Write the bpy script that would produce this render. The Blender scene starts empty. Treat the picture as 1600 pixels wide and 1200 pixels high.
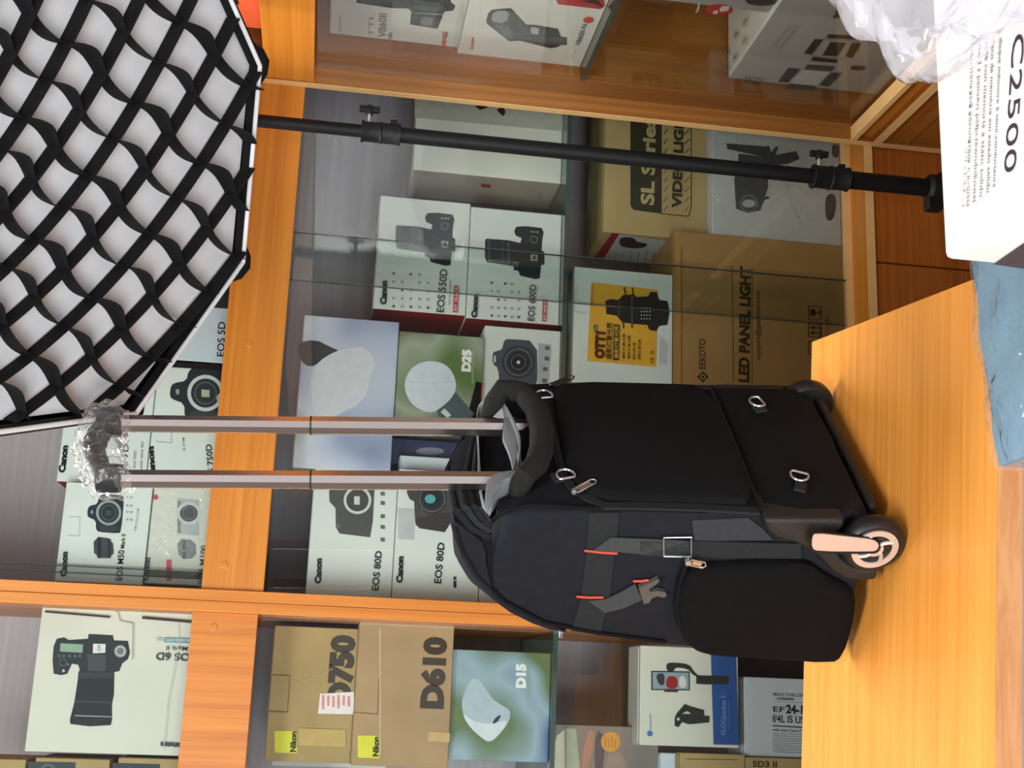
import bpy, bmesh, math, random
from mathutils import Vector as V, Matrix
random.seed(7)
S = bpy.context.scene
COL = S.collection
# ------------------------------------------------------------------ camera, world, lights, exposure
CZ = 1.67
FP = 1970.0
def _axes(a, b, c):
    a, b, c = map(math.radians, (a, b, c))
    w = V((math.sin(a)*math.cos(b), math.cos(a)*math.cos(b), -math.sin(b)))
    r = V((math.cos(a), -math.sin(a), 0)); d = w.cross(r)
    return r*math.cos(c)+d*math.sin(c), d*math.cos(c)-r*math.sin(c), w
CR, CD, CW = _axes(14.1, 8.14, -4.18)
CAM = V((0, 0, CZ))
cd = bpy.data.cameras.new('camera'); cam = bpy.data.objects.new('camera', cd); COL.objects.link(cam)
m3 = Matrix((CD, CR, -CW)).transposed()
cam.matrix_world = Matrix.Translation(CAM) @ m3.to_4x4()
cd.sensor_fit = 'HORIZONTAL'; cd.sensor_width = 36; cd.lens = 36*FP/1600; cd.clip_start = .02
S.camera = cam
wd = bpy.data.worlds.new('world'); S.world = wd; wd.use_nodes = True
wb = wd.node_tree.nodes['Background']; wb.inputs[0].default_value = (.86, .93, 1, 1); wb.inputs[1].default_value = .4
def area(name, loc, target, sx, sy, power, col):
    l = bpy.data.lights.new(name, 'AREA'); l.shape = 'RECTANGLE'; l.size = sx; l.size_y = sy
    l.energy = power; l.color = col
    o = bpy.data.objects.new(name, l); COL.objects.link(o); o.location = loc
    o.rotation_euler = (V(target)-V(loc)).to_track_quat('-Z', 'Y').to_euler(); return o
area('ceiling_lamp_walkway', (.15, 2.35, 3.15), (.2, 1.6, .9), 1.2, .14, 52, (1, .97, .92))
area('ceiling_lamp_front', (-.5, -.2, 3.1), (.2, 1.2, .8), 1.3, .5, 52, (1, .98, .95))
area('shop_entrance_daylight', (-3.7, -4.3, 1.35), (.4, 2.0, 1.5), 5.6, 2.5, 560, (.95, .98, 1))
S.view_settings.view_transform = 'Standard'; S.view_settings.look = 'None'
S.view_settings.gamma = 1; S.view_settings.use_curve_mapping = False
S.view_settings.exposure = 0.08

# ------------------------------------------------------------------ photo pixel -> point on a real plane
def ray(x, y): return (CR*(600-y)+CD*(x-800)+CW*FP)
def hit(x, y, p0, n):
    r = ray(x, y); return CAM + r*((V(p0)-CAM).dot(n)/r.dot(n))
def atY(x, y, Y): return hit(x, y, (0, Y, 0), V((0, 1, 0)))
def atX(x, y, X): return hit(x, y, (X, 0, 0), V((1, 0, 0)))
def atZ(x, y, Z): return hit(x, y, (0, 0, Z), V((0, 0, 1)))

# ------------------------------------------------------------------ materials
def lin(c):
    return tuple(((v/255)/12.92 if v/255 <= .04045 else ((v/255+.055)/1.055)**2.4) for v in c)
MC = {}
def _new(name):
    m = bpy.data.materials.new(name); m.use_nodes = True
    return m, m.node_tree, m.node_tree.nodes['Principled BSDF']
def setin(b, k, v):
    if k in b.inputs: b.inputs[k].default_value = v
def mat(name, c, rough=.5, metal=0, var=0, scale=20, bump=0, bscale=200, spec=.5, sheen=0, coat=0):
    if name in MC: return MC[name]
    m, nt, b = _new(name); c = lin(c)
    b.inputs['Base Color'].default_value = (*c, 1); b.inputs['Roughness'].default_value = rough
    b.inputs['Metallic'].default_value = metal; setin(b, 'Specular IOR Level', spec)
    if sheen: setin(b, 'Sheen Weight', sheen)
    if coat: setin(b, 'Coat Weight', coat)
    tc = None
    if var or bump:
        tc = nt.nodes.new('ShaderNodeTexCoord')
    if var:
        n = nt.nodes.new('ShaderNodeTexNoise'); n.inputs['Scale'].default_value = scale; n.inputs['Detail'].default_value = 5
        nt.links.new(tc.outputs['Object'], n.inputs['Vector'])
        r = nt.nodes.new('ShaderNodeValToRGB'); r.color_ramp.elements[0].position = .3; r.color_ramp.elements[1].position = .7
        r.color_ramp.elements[0].color = (*[v*(1-var) for v in c], 1)
        r.color_ramp.elements[1].color = (*[min(1, v*(1+var)) for v in c], 1)
        nt.links.new(n.outputs['Fac'], r.inputs[0]); nt.links.new(r.outputs[0], b.inputs['Base Color'])
    if bump:
        n = nt.nodes.new('ShaderNodeTexNoise'); n.inputs['Scale'].default_value = bscale; n.inputs['Detail'].default_value = 3
        nt.links.new(tc.outputs['Object'], n.inputs['Vector'])
        bp = nt.nodes.new('ShaderNodeBump'); bp.inputs['Strength'].default_value = bump; bp.inputs['Distance'].default_value = .002
        nt.links.new(n.outputs['Fac'], bp.inputs['Height']); nt.links.new(bp.outputs[0], b.inputs['Normal'])
    MC[name] = m; return m
def wood(name, ca, cb, along='X', rough=.38, rz=0, fine=1):
    m, nt, b = _new(name); b.inputs['Roughness'].default_value = rough
    tc = nt.nodes.new('ShaderNodeTexCoord'); mp = nt.nodes.new('ShaderNodeMapping')
    s = {'X': (1.1, 55, 55), 'Y': (55, 1.1, 55), 'Z': (55, 55, 1.1)}[along]
    mp2 = nt.nodes.new('ShaderNodeMapping'); mp2.inputs['Rotation'].default_value = (0, 0, rz)
    nt.links.new(tc.outputs['Object'], mp2.inputs['Vector'])
    mp.inputs['Scale'].default_value = [v*fine for v in s]
    nt.links.new(mp2.outputs[0], mp.inputs['Vector'])
    n = nt.nodes.new('ShaderNodeTexNoise'); n.inputs['Scale'].default_value = 1.3; n.inputs['Detail'].default_value = 6
    n.inputs['Roughness'].default_value = .62; n.inputs['Distortion'].default_value = .5
    nt.links.new(mp.outputs[0], n.inputs['Vector'])
    r = nt.nodes.new('ShaderNodeValToRGB')
    r.color_ramp.elements[0].position = .34; r.color_ramp.elements[0].color = (*lin(cb), 1)
    r.color_ramp.elements[1].position = .62; r.color_ramp.elements[1].color = (*lin(ca), 1)
    nt.links.new(n.outputs['Fac'], r.inputs[0]); nt.links.new(r.outputs[0], b.inputs['Base Color'])
    bp = nt.nodes.new('ShaderNodeBump'); bp.inputs['Strength'].default_value = .06; bp.inputs['Distance'].default_value = .001
    nt.links.new(n.outputs['Fac'], bp.inputs['Height']); nt.links.new(bp.outputs[0], b.inputs['Normal'])
    MC[name] = m; return m
def glassmat(name, tint, ior=1.45, rough=.01, milk=0, bump=0, bscale=30, spec=1.0, milkcol=(1, 1, 1)):
    m = bpy.data.materials.new(name); m.use_nodes = True; nt = m.node_tree; nt.nodes.clear()
    o = nt.nodes.new('ShaderNodeOutputMaterial'); t = nt.nodes.new('ShaderNodeBsdfTransparent'); g = nt.nodes.new('ShaderNodeBsdfGlossy')
    t.inputs[0].default_value = (*tint, 1); g.inputs['Roughness'].default_value = rough; g.inputs[0].default_value = (spec, spec, spec, 1)
    lw = nt.nodes.new('ShaderNodeLayerWeight'); lw.inputs[0].default_value = .5
    pw = nt.nodes.new('ShaderNodeMath'); pw.operation = 'POWER'; pw.inputs[1].default_value = 5; nt.links.new(lw.outputs['Facing'], pw.inputs[0])
    r0 = ((ior-1)/(ior+1))**2; f = nt.nodes.new('ShaderNodeMath'); f.operation = 'MULTIPLY_ADD'; f.inputs[1].default_value = 1-r0; f.inputs[2].default_value = r0
    nt.links.new(pw.outputs[0], f.inputs[0])
    mx = nt.nodes.new('ShaderNodeMixShader')
    base = t.outputs[0]
    if milk:
        d = nt.nodes.new('ShaderNodeBsdfDiffuse'); d.inputs[0].default_value = (*milkcol, 1)
        tl = nt.nodes.new('ShaderNodeBsdfTranslucent'); tl.inputs[0].default_value = (*milkcol, 1)
        ad = nt.nodes.new('ShaderNodeMixShader'); ad.inputs[0].default_value = .15; nt.links.new(d.outputs[0], ad.inputs[1]); nt.links.new(tl.outputs[0], ad.inputs[2])
        m2 = nt.nodes.new('ShaderNodeMixShader'); m2.inputs[0].default_value = milk
        nt.links.new(t.outputs[0], m2.inputs[1]); nt.links.new(ad.outputs[0], m2.inputs[2]); base = m2.outputs[0]
    nt.links.new(f.outputs[0], mx.inputs[0]); nt.links.new(base, mx.inputs[1]); nt.links.new(g.outputs[0], mx.inputs[2])
    nt.links.new(mx.outputs[0], o.inputs[0])
    if bump:
        tc = nt.nodes.new('ShaderNodeTexCoord'); n = nt.nodes.new('ShaderNodeTexNoise'); n.inputs['Scale'].default_value = bscale
        n.inputs['Distortion'].default_value = 1.5
        nt.links.new(tc.outputs['Object'], n.inputs['Vector'])
        bp = nt.nodes.new('ShaderNodeBump'); bp.inputs['Strength'].default_value = bump; bp.inputs['Distance'].default_value = .01
        nt.links.new(n.outputs['Fac'], bp.inputs['Height'])
        nt.links.new(bp.outputs[0], g.inputs['Normal']); nt.links.new(bp.outputs[0], lw.inputs['Normal'])
    MC[name] = m; return m
def ramp_photo(name, stops, scale, off):
    # soft out-of-focus printed photograph: blended colours
    m, nt, b = _new(name); b.inputs['Roughness'].default_value = .35
    tc = nt.nodes.new('ShaderNodeTexCoord'); mp = nt.nodes.new('ShaderNodeMapping'); mp.inputs['Location'].default_value = off
    nt.links.new(tc.outputs['Object'], mp.inputs[0])
    n = nt.nodes.new('ShaderNodeTexNoise'); n.inputs['Scale'].default_value = scale; n.inputs['Detail'].default_value = 1
    nt.links.new(mp.outputs[0], n.inputs['Vector'])
    r = nt.nodes.new('ShaderNodeValToRGB'); e = r.color_ramp.elements
    while len(e) < len(stops): e.new(.5)
    for i, (p, c) in enumerate(stops): e[i].position = p; e[i].color = (*lin(c), 1)
    nt.links.new(n.outputs['Fac'], r.inputs[0]); nt.links.new(r.outputs[0], b.inputs['Base Color'])
    MC[name] = m; return m

# ------------------------------------------------------------------ mesh helpers
class MB:
    def __init__(s): s.v = []; s.f = []; s.m = []
    def add(s, vs, fs, mi=0):
        o = len(s.v); s.v += [tuple(q) for q in vs]; s.f += [tuple(i+o for i in f) for f in fs]; s.m += [mi]*len(fs); return s
    def box(s, a, b, mi=0, bev=0, fm=None):
        x0, y0, z0 = a; x1, y1, z1 = b
        if bev:
            bm = bmesh.new(); bmesh.ops.create_cube(bm, size=1)
            for q in bm.verts: q.co = V(((x0+x1)/2+q.co.x*(x1-x0), (y0+y1)/2+q.co.y*(y1-y0), (z0+z1)/2+q.co.z*(z1-z0)))
            bmesh.ops.bevel(bm, geom=bm.edges[:], offset=bev, segments=2, profile=.5, affect='EDGES')
            bm.verts.index_update(); bm.normal_update()
            o = len(s.v); s.v += [tuple(q.co) for q in bm.verts]
            for f in bm.faces:
                s.f.append(tuple(q.index+o for q in f.verts)); k = mi
                if fm:
                    for nn, mm in fm:
                        if f.normal.dot(V(nn)) > .9: k = mm
                s.m.append(k)
            bm.free(); return s
        vs = [(x, y, z) for z in (z0, z1) for y in (y0, y1) for x in (x0, x1)]
        return s.add(vs, [(0, 2, 3, 1), (4, 5, 7, 6), (0, 1, 5, 4), (2, 6, 7, 3), (0, 4, 6, 2), (1, 3, 7, 5)], mi)
    def prism(s, pts, d, mi=0):
        # polygon of 3D points extruded by vector d
        d = V(d); n = len(pts); a = [V(p) for p in pts]
        return s.add(a+[p+d for p in a], [tuple(range(n))[::-1], tuple(range(n, 2*n))]+[(i, (i+1) % n, n+(i+1) % n, n+i) for i in range(n)], mi)
    def pad(s, pts, nrm, h, inset=.008, mi=0):
        # cushion: polygon raised along nrm with rounded shoulder
        a = [V(p) for p in pts]; n = len(a); c = sum(a, V())/n; nv = V(nrm).normalized(); rings = []
        for k, hh in ((0, 0), (.0, .55), (.35, .85), (1, 1)):
            r = []
            for i, p in enumerate(a):
                dd = (c-p); L = dd.length; r.append(p+dd*(min(.5, inset*k/L))+nv*h*hh)
            rings.append(r)
        vs = sum(rings, []); fs = []
        for q in range(3):
            fs += [(q*n+i, q*n+(i+1) % n, (q+1)*n+(i+1) % n, (q+1)*n+i) for i in range(n)]
        fs.append(tuple(range(3*n, 4*n))); return s.add(vs, fs, mi)
    def tube(s, pts, r, n=8, mi=0, closed=False, flat=None):
        pts = [V(p) for p in pts]; N = len(pts); rs = r if isinstance(r, (list, tuple)) else [r]*N
        t0 = (pts[1]-pts[0]).normalized(); up = V((0, 0, 1)) if abs(t0.z) < .9 else V((1, 0, 0))
        if flat: up = V(flat)
        vs = []
        for i, p in enumerate(pts):
            t = ((pts[(i+1) % N]-pts[i-1]) if closed else (pts[min(i+1, N-1)]-pts[max(i-1, 0)])).normalized()
            a = up-t*up.dot(t)
            if a.length < 1e-5: a = V((1, 0, 0))-t*t.x
            a.normalize(); b = t.cross(a); up = a
            for k in range(n):
                w = 2*math.pi*k/n; vs.append(p+(a*math.cos(w)+b*math.sin(w))*rs[i])
        fs = []
        for i in range(N if closed else N-1):
            j = (i+1) % N
            fs += [(i*n+k, i*n+(k+1) % n, j*n+(k+1) % n, j*n+k) for k in range(n)]
        if not closed: fs += [tuple(range(n))[::-1], tuple(range((N-1)*n, N*n))]
        return s.add(vs, fs, mi)
    def ribbon(s, pts, width, nrm, th=.0015, mi=0):
        # flat strap along pts; width direction = nrm x tangent
        pts = [V(p) for p in pts]; N = len(pts); nv = V(nrm).normalized(); vs = []
        for i, p in enumerate(pts):
            t = (pts[min(i+1, N-1)]-pts[max(i-1, 0)]).normalized(); w = nv.cross(t).normalized()*width/2
            vs += [p-w, p+w, p+w+nv*th, p-w+nv*th]
        fs = [(0, 1, 2, 3)[::-1], tuple(range(4*N-4, 4*N))]
        for i in range(N-1):
            for k in range(4): fs.append((i*4+k, i*4+(k+1) % 4, i*4+4+(k+1) % 4, i*4+4+k))
        return s.add(vs, fs, mi)
    def lathe(s, prof, c, ax, n=32, mi=0, cap=True):
        # prof: (radius, height) along axis ax from c
        ax = V(ax).normalized(); a = ax.orthogonal().normalized(); b = ax.cross(a); c = V(c); vs = []
        for r, h in prof:
            for k in range(n):
                w = 2*math.pi*k/n; vs.append(c+ax*h+(a*math.cos(w)+b*math.sin(w))*r)
        fs = []
        for i in range(len(prof)-1): fs += [(i*n+k, i*n+(k+1) % n, (i+1)*n+(k+1) % n, (i+1)*n+k) for k in range(n)]
        if cap: fs += [tuple(range(n))[::-1], tuple(range((len(prof)-1)*n, len(prof)*n))]
        return s.add(vs, fs, mi)
    def build(s, name, mats, parent=None, smooth=False):
        me = bpy.data.meshes.new(name); me.from_pydata(s.v, [], s.f)
        for m in (mats if isinstance(mats, (list, tuple)) else [mats]): me.materials.append(m)
        for p, k in zip(me.polygons, s.m): p.material_index = k
        bm = bmesh.new(); bm.from_mesh(me); bmesh.ops.recalc_face_normals(bm, faces=bm.faces[:]); bm.to_mesh(me); bm.free()
        if smooth:
            for p in me.polygons: p.use_smooth = True
            try: me.set_sharp_from_angle(angle=math.radians(38))
            except Exception: pass
        o = bpy.data.objects.new(name, me); COL.objects.link(o)
        if parent:
            o.parent = parent
            if not parent.get('localspace'):
                b = parent.get('base')
                o.matrix_parent_inverse = Matrix.Translation(-V(b)) if b else Matrix()
        return o
def tag(o, label, cat=None, group=None, kind=None):
    if label: o['label'] = label
    if cat: o['category'] = cat
    if group: o['group'] = group
    if kind: o['kind'] = kind
    return o
def thing(name, label, cat, base, group=None):
    o = bpy.data.objects.new(name, None); COL.objects.link(o); o.location = base; o.empty_display_size = .05
    o['base'] = list(base); return tag(o, label, cat, group)
def part(name, fn, m, parent, smooth=False):
    b = MB(); fn(b); return b.build(name, m, parent, smooth)

# ------------------------------------------------------------------ flat print and lettering
PM = {}
def ink(c, rough=.45):
    k = (c, rough)
    if k not in PM: PM[k] = mat('ink_%02x%02x%02x_%d' % (*c, int(rough*100)), c, rough, var=.06, scale=60, spec=.25)
    return PM[k]
GL = {}
def glyph(t, bold):
    if (t, bold) not in GL:
        cu = bpy.data.curves.new('txt', 'FONT'); cu.body = t; cu.offset = bold; cu.resolution_u = 3
        ob = bpy.data.objects.new('txt', cu); me = bpy.data.meshes.new_from_object(ob)
        vs = [tuple(q.co) for q in me.vertices]; fs = [tuple(p.vertices) for p in me.polygons]
        bpy.data.objects.remove(ob); bpy.data.curves.remove(cu); bpy.data.meshes.remove(me)
        x0 = min(q[0] for q in vs); x1 = max(q[0] for q in vs); y1 = max(q[1] for q in vs)
        GL[(t, bold)] = ([((q[0]-x0)/(x1-x0), q[1]/y1) for q in vs], fs)
    return GL[(t, bold)]
def chaikin(p, k=2):
    for _ in range(k):
        q = []
        for i in range(len(p)):
            a, b = p[i], p[(i+1) % len(p)]
            q += [(a[0]*.75+b[0]*.25, a[1]*.75+b[1]*.25), (a[0]*.25+b[0]*.75, a[1]*.25+b[1]*.75)]
        p = q
    return p
class Art:
    def __init__(s, p0, n): s.p0 = V(p0); s.n = V(n); s.k = 0; s.sh = []; s.tx = []; s.z = None
    def org(s, sx, sy, ox, oy): s.z = (sx, sy, ox, oy); return s      # zoomed-crop coordinates
    def pt(s, x, y):
        if s.z: x, y = s.z[2]+x/s.z[0], s.z[3]+y/s.z[1]
        return hit(x, y, s.p0+s.n*(.0005+.00015*s.k), s.n)
    def poly(s, c, pts, sm=0):
        s.k += 1
        if sm: pts = chaikin(pts, sm)
        s.sh.append(([s.pt(*p) for p in pts], [tuple(range(len(pts)))], ink(c) if isinstance(c, tuple) else c)); return s
    def rect(s, c, x0, y0, x1, y1, sk=.07):
        return s.poly(c, [(x0, y0), (x1, y0+sk*(x1-x0)), (x1, y1+sk*(x1-x0)), (x0, y1)])
    def ell(s, c, x, y, rx, ry=None, n=28):
        ry = ry or rx; return s.poly(c, [(x+rx*math.cos(2*math.pi*i/n), y+ry*math.sin(2*math.pi*i/n)) for i in range(n)])
    def ring(s, c, x, y, r0, r1, n=28):
        s.k += 1; vs = []
        for r in (r0, r1): vs += [s.pt(x+r*math.cos(2*math.pi*i/n), y+r*math.sin(2*math.pi*i/n)) for i in range(n)]
        s.sh.append((vs, [(i, (i+1) % n, n+(i+1) % n, n+i) for i in range(n)], ink(c))); return s
    def line(s, c, pts, w):
        for a, b in zip(pts, pts[1:]):
            dx, dy = b[0]-a[0], b[1]-a[1]; L = math.hypot(dx, dy); nx, ny = -dy/L*w/2, dx/L*w/2
            s.poly(c, [(a[0]+nx, a[1]+ny), (b[0]+nx, b[1]+ny), (b[0]-nx, b[1]-ny), (a[0]-nx, a[1]-ny)])
        return s
    def text(s, t, A, B, h, c=(26, 28, 30), bold=.0):
        s.k += 1; bold = bold*1.3+.012; a, b = s.pt(*A), s.pt(*B); e = b-a; u = s.n.cross(e).normalized()
        if s.z: h = h/s.z[0]
        hm = h*(a-CAM).dot(CW)/FP; vs, fs = glyph(t, bold)
        s.tx.append(([a+e*x+u*hm*y for x, y in vs], fs, ink(c))); return s
    def done(s, parent, pname='printed_picture', tname='lettering'):
        # shapes that touch form one picture; every line of lettering is a piece of its own
        cl = []
        for vs, fs, m in s.sh:
            lo = [min(q[i] for q in vs)-.0008 for i in range(3)]; hi = [max(q[i] for q in vs)+.0008 for i in range(3)]
            new = [lo, hi, [(vs, fs, m)]]; keep = []
            for c in cl:
                if all(c[0][i] <= new[1][i] and new[0][i] <= c[1][i] for i in range(3) if abs(s.n[i]) < .5):
                    new = [[min(c[0][i], new[0][i]) for i in range(3)], [max(c[1][i], new[1][i]) for i in range(3)], c[2]+new[2]]
                else: keep.append(c)
            cl = keep+[new]
        for lo, hi, l in cl: s.emit(pname, l, parent)
        for q in s.tx: s.emit(tname, [q], parent)
    def emit(s, name, l, parent):
        b = MB(); ms = []
        for vs, fs, m in l:
            if m not in ms: ms.append(m)
            b.add(vs, fs, ms.index(m))
        b.build(name, ms, parent)
W_, K_ = (225, 228, 224), (38, 42, 45)

# ------------------------------------------------------------------ common materials
WOOD_H = wood('beech_laminate_lengthwise', (206, 132, 40), (186, 110, 26), 'X')
WOOD_V = wood('beech_laminate_upright', (208, 130, 42), (184, 104, 24), 'Z')
WOOD_Y = wood('beech_laminate_side', (212, 134, 42), (190, 112, 30), 'Y')
WOOD_D = wood('beech_laminate_brown', (176, 100, 36), (150, 80, 24), 'X')
WOOD_DY = wood('beech_laminate_brown_side', (162, 98, 38), (138, 78, 26), 'Y')
EDGE = mat('pale_edge_banding', (232, 186, 122), .45, var=.05)
WALLB = wood('grey_mauve_laminate', (186, 175, 182), (170, 159, 166), 'X', rough=.45, fine=.6)
GLASS = glassmat('sliding_glass', (.92, .945, .935), 1.32)
SHELFG = glassmat('green_shelf_glass', (.62, .78, .72), 1.5)
GEDGE = mat('green_glass_edge', (64, 84, 78), .15, spec=.8)
METAL = mat('brushed_metal', (190, 186, 184), .3, 1)
CHROME = mat('chrome', (200, 202, 206), .18, .8)
BLACKP = mat('black_plastic', (20, 21, 23), .6, var=.1, spec=.3)

Y0 = 2.30            # front plane of the back cabinets
X0 = 1.145           # front plane of the right cabinet
def z(v): return CZ+v
YB = 2.80            # inner back
# ------------------------------------------------------------------ room
fl = part('floor', lambda b: b.box((-4, -4, -.05), (4, 3.2, 0)), mat('grey_tile', (150, 146, 140), .35, var=.1, scale=3), None)
tag(fl, 'pale grey floor of the shop', kind='structure')
wl = part('wall_back', lambda b: b.box((-4, 2.9, 0), (2.2, 3.0, 3.2)), mat('wall_paint', (196, 194, 190), .8, var=.03), None)
tag(wl, 'painted wall behind the display cabinets', kind='structure')
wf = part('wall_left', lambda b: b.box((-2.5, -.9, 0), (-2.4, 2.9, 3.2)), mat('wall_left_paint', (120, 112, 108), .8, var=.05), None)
tag(wf, 'dull painted wall on the left of the shop', kind='structure')
wr = part('wall_right', lambda b: b.box((2.0, -4, 0), (2.1, 2.9, 3.2)), MC['wall_paint'], None)
tag(wr, 'painted wall beside the right display cabinet', kind='structure')

# ------------------------------------------------------------------ back cabinets
ZR0, ZR1 = z(.092), z(.20)      # middle rail
ZL0, ZL1 = z(.098), z(.211)     # left rail
ZS = z(-.452)                   # glass shelf top
ZB = z(-1.063)                  # base board top
XD0, XD1, XD2 = .126, .1455, .165
def cabinet(name, label, xl, xr, rail0, rail1, railmat, base, side_l, side_r, overl):
    t = thing(name, label, 'display cabinet', base)
    part('back_panel', lambda b: b.box((xl, YB, .02), (xr, YB+.018, 2.6)), WALLB, t)
    if side_l: part('side_panel', lambda b: b.box((side_l[0], Y0-.012, 0), (side_l[1], YB+.018, 2.6), bev=.001), WOOD_V, t)
    if side_r: part('side_panel', lambda b: b.box((side_r[0], Y0-.012, 0), (side_r[1], YB+.018, 2.6), bev=.001), WOOD_V, t)
    rl = part('rail', lambda b: b.box((xl, Y0, rail0), (xr, Y0+.018, rail1), bev=.001), railmat, t)
    part('shelf_board', lambda b: b.box((xl, Y0+.018, rail0+.03), (xr, YB, rail0+.048)), WOOD_D, t)
    part('base_board', lambda b: b.box((xl, Y0+.0015, ZB-.018), (xr, YB, ZB)), WOOD_H, t)
    part('edge_strip', lambda b: b.box((xl, Y0, ZB-.018), (xr, Y0+.0015, ZB)), EDGE, t)
    part('door_track', lambda b: b.box((xl, 2.372, ZB), (xr, 2.392, ZB+.013)), EDGE, t)
    part('top_board', lambda b: b.box((xl, Y0, 2.58), (xr, YB, 2.6)), WOOD_H, t)
    gs = part('glass_shelf', lambda b: b.box((xl, 2.405, ZS-.009), (xr, YB, ZS)), SHELFG, t)
    part('polished_edge', lambda b: b.box((xl, 2.403, ZS-.009), (xr, 2.405, ZS)), GEDGE, gs)
    part('plinth', lambda b: b.box((xl, Y0+.02, 0), (xr, Y0+.04, .08)), WOOD_D, t)
    w = (xr-xl)/2
    for k in range(2):
        d = part('drawer_front', lambda b: b.box((xl+k*w+.002, Y0+.006, .085), (xl+k*w+w-.002, Y0+.024, ZB-.02), bev=.001), WOOD_D, t)
        part('drawer_knob', lambda b: b.lathe([(.004, 0), (.004, .012), (.012, .016), (.011, .024)], (xl+k*w+w/2, Y0+.006, ZB-.1), (0, -1, 0), 16), METAL, d)
    for (za, zb_, yy, a, c) in overl:
        gd = part('glass_door', lambda b: b.box((a, yy, za), (c, yy+.005, zb_)), GLASS, t)
        part('polished_edge', lambda b: b.box(((c if yy < 2.38 else a-.0016), yy, za), ((c+.0016 if yy < 2.38 else a), yy+.005, zb_)), GEDGE, gd)
    return t, rl
def cap(rl, px):
    p = atY(*px, Y0)
    part('screw_cap', lambda b: b.lathe([(.0068, 0), (.0068, .0012), (.005, .0018)], p, (0, -1, 0), 20), WOOD_H, rl)
XM1 = 1.62
mid, mrail = cabinet('display_cabinet', 'wide glass fronted display cabinet behind the rolling camera bag', XD2, XM1, ZR0, ZR1, WOOD_H, (.6, Y0, 0),
    (XD1+.0003, XD2), None, [(ZB+.004, ZR0+.02, 2.376, XD2+.001, .872), (ZB+.004, ZR0+.02, 2.385, .778, XM1-.02), (ZR1-.02, 2.56, 2.376, XD2+.001, .20), (ZR1-.02, 2.56, 2.385, .19, XM1-.02)])
for p in ((351, 883), (389, 537)): cap(mrail, p)
lef, lrail = cabinet('display_cabinet', 'glass fronted display cabinet with upright grained rail, left of the camera bag', -.72, XD0, ZL0, ZL1, WOOD_V, (-.3, Y0, 0),
    None, (XD0, XD1-.0003), [(ZB+.004, ZL0+.02, 2.376, -.72, -.2), (ZB+.004, ZL0+.02, 2.385, -.3, XD0-.001), (ZL1-.02, 2.56, 2.376, -.72, -.2), (ZL1-.02, 2.56, 2.385, -.3, XD0-.001)])
cap(lrail, (334, 980))
# metal shelf pin under the left glass shelf
def pin(b):
    p = atY(838, 992, 2.40); b.box((p.x-.004, 2.397, ZS-.018), (XD0-.0005, 2.409, ZS-.0095), bev=.001)
part('shelf_clip', pin, CHROME, lef)

# ------------------------------------------------------------------ right cabinet (faces left)
rc = thing('display_cabinet', 'glass fronted display cabinet on the right wall with flash boxes', 'display cabinet', (1.4, 1.2, 0))
YE0, YE1 = 2.282, 2.2995
ZQ = z(-1.076)
YN = -3.0
part('end_panel', lambda b: b.box((X0+.0015, YE0, 0), (1.6, YE1, 2.6)), wood('end_panel_wood', (166, 106, 44), (142, 86, 32), 'Z'), rc)
part('edge_strip', lambda b: b.box((X0, YE0, 0), (X0+.0015, YE1, 2.6)), EDGE, rc)
part('back_panel', lambda b: b.box((1.6, YN, .02), (1.618, YE0, 2.6)), WOOD_DY, rc)
part('rail', lambda b: b.box((X0+.004, YN, z(.075)), (X0+.022, YE0, z(.17)), bev=.001), WOOD_Y, rc)
part('shelf_board', lambda b: b.box((X0+.022, YN, z(.12)), (1.6, YE0, z(.138))), WOOD_DY, rc)
part('base_board', lambda b: b.box((X0+.0015, YN, ZQ-.018), (1.6, YE0, ZQ)), WOOD_DY, rc)
part('riser_strip', lambda b: b.box((X0+.012, YN, ZQ), (X0+.028, YE0, z(-1.038))), WOOD_Y, rc)
part('edge_strip', lambda b: b.box((X0, YN, ZQ-.018), (X0+.0015, YE0, ZQ)), EDGE, rc)
part('door_track', lambda b: b.box((X0, YN, z(-1.038)), (X0+.03, YE0, z(-1.027))), EDGE, rc)
gs = part('glass_shelf', lambda b: b.box((1.215, YN, ZS-.009), (1.6, YE0-.001, ZS)), SHELFG, rc)
part('polished_edge', lambda b: b.box((1.213, YN, ZS-.009), (1.215, YE0-.001, ZS)), GEDGE, gs)
part('top_board', lambda b: b.box((X0, YN, 2.58), (1.6, YE0, 2.6)), WOOD_Y, rc)
part('glass_door', lambda b: b.box((X0+.036, YN, ZQ+.002), (X0+.041, YE0-.002, z(.11))), glassmat('smoked_sliding_glass', (.9, .89, .87), 1.45), rc)
for k, (a, c) in enumerate(((.02, 1.3), (1.305, YE0-.004))):
    part('drawer_front', lambda b: b.box((X0+.008, a, .6), (X0+.026, c, ZQ-.08), bev=.001), WOOD_DY, rc)
    part('cupboard_door', lambda b: b.box((X0+.008, a, .085), (X0+.026, c, .596), bev=.001), WOOD_DY, rc)
part('frieze_strip', lambda b: b.box((X0+.006, YN, ZQ-.078), (X0+.024, YE0-.002, ZQ-.0185)), WOOD_DY, rc)

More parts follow.
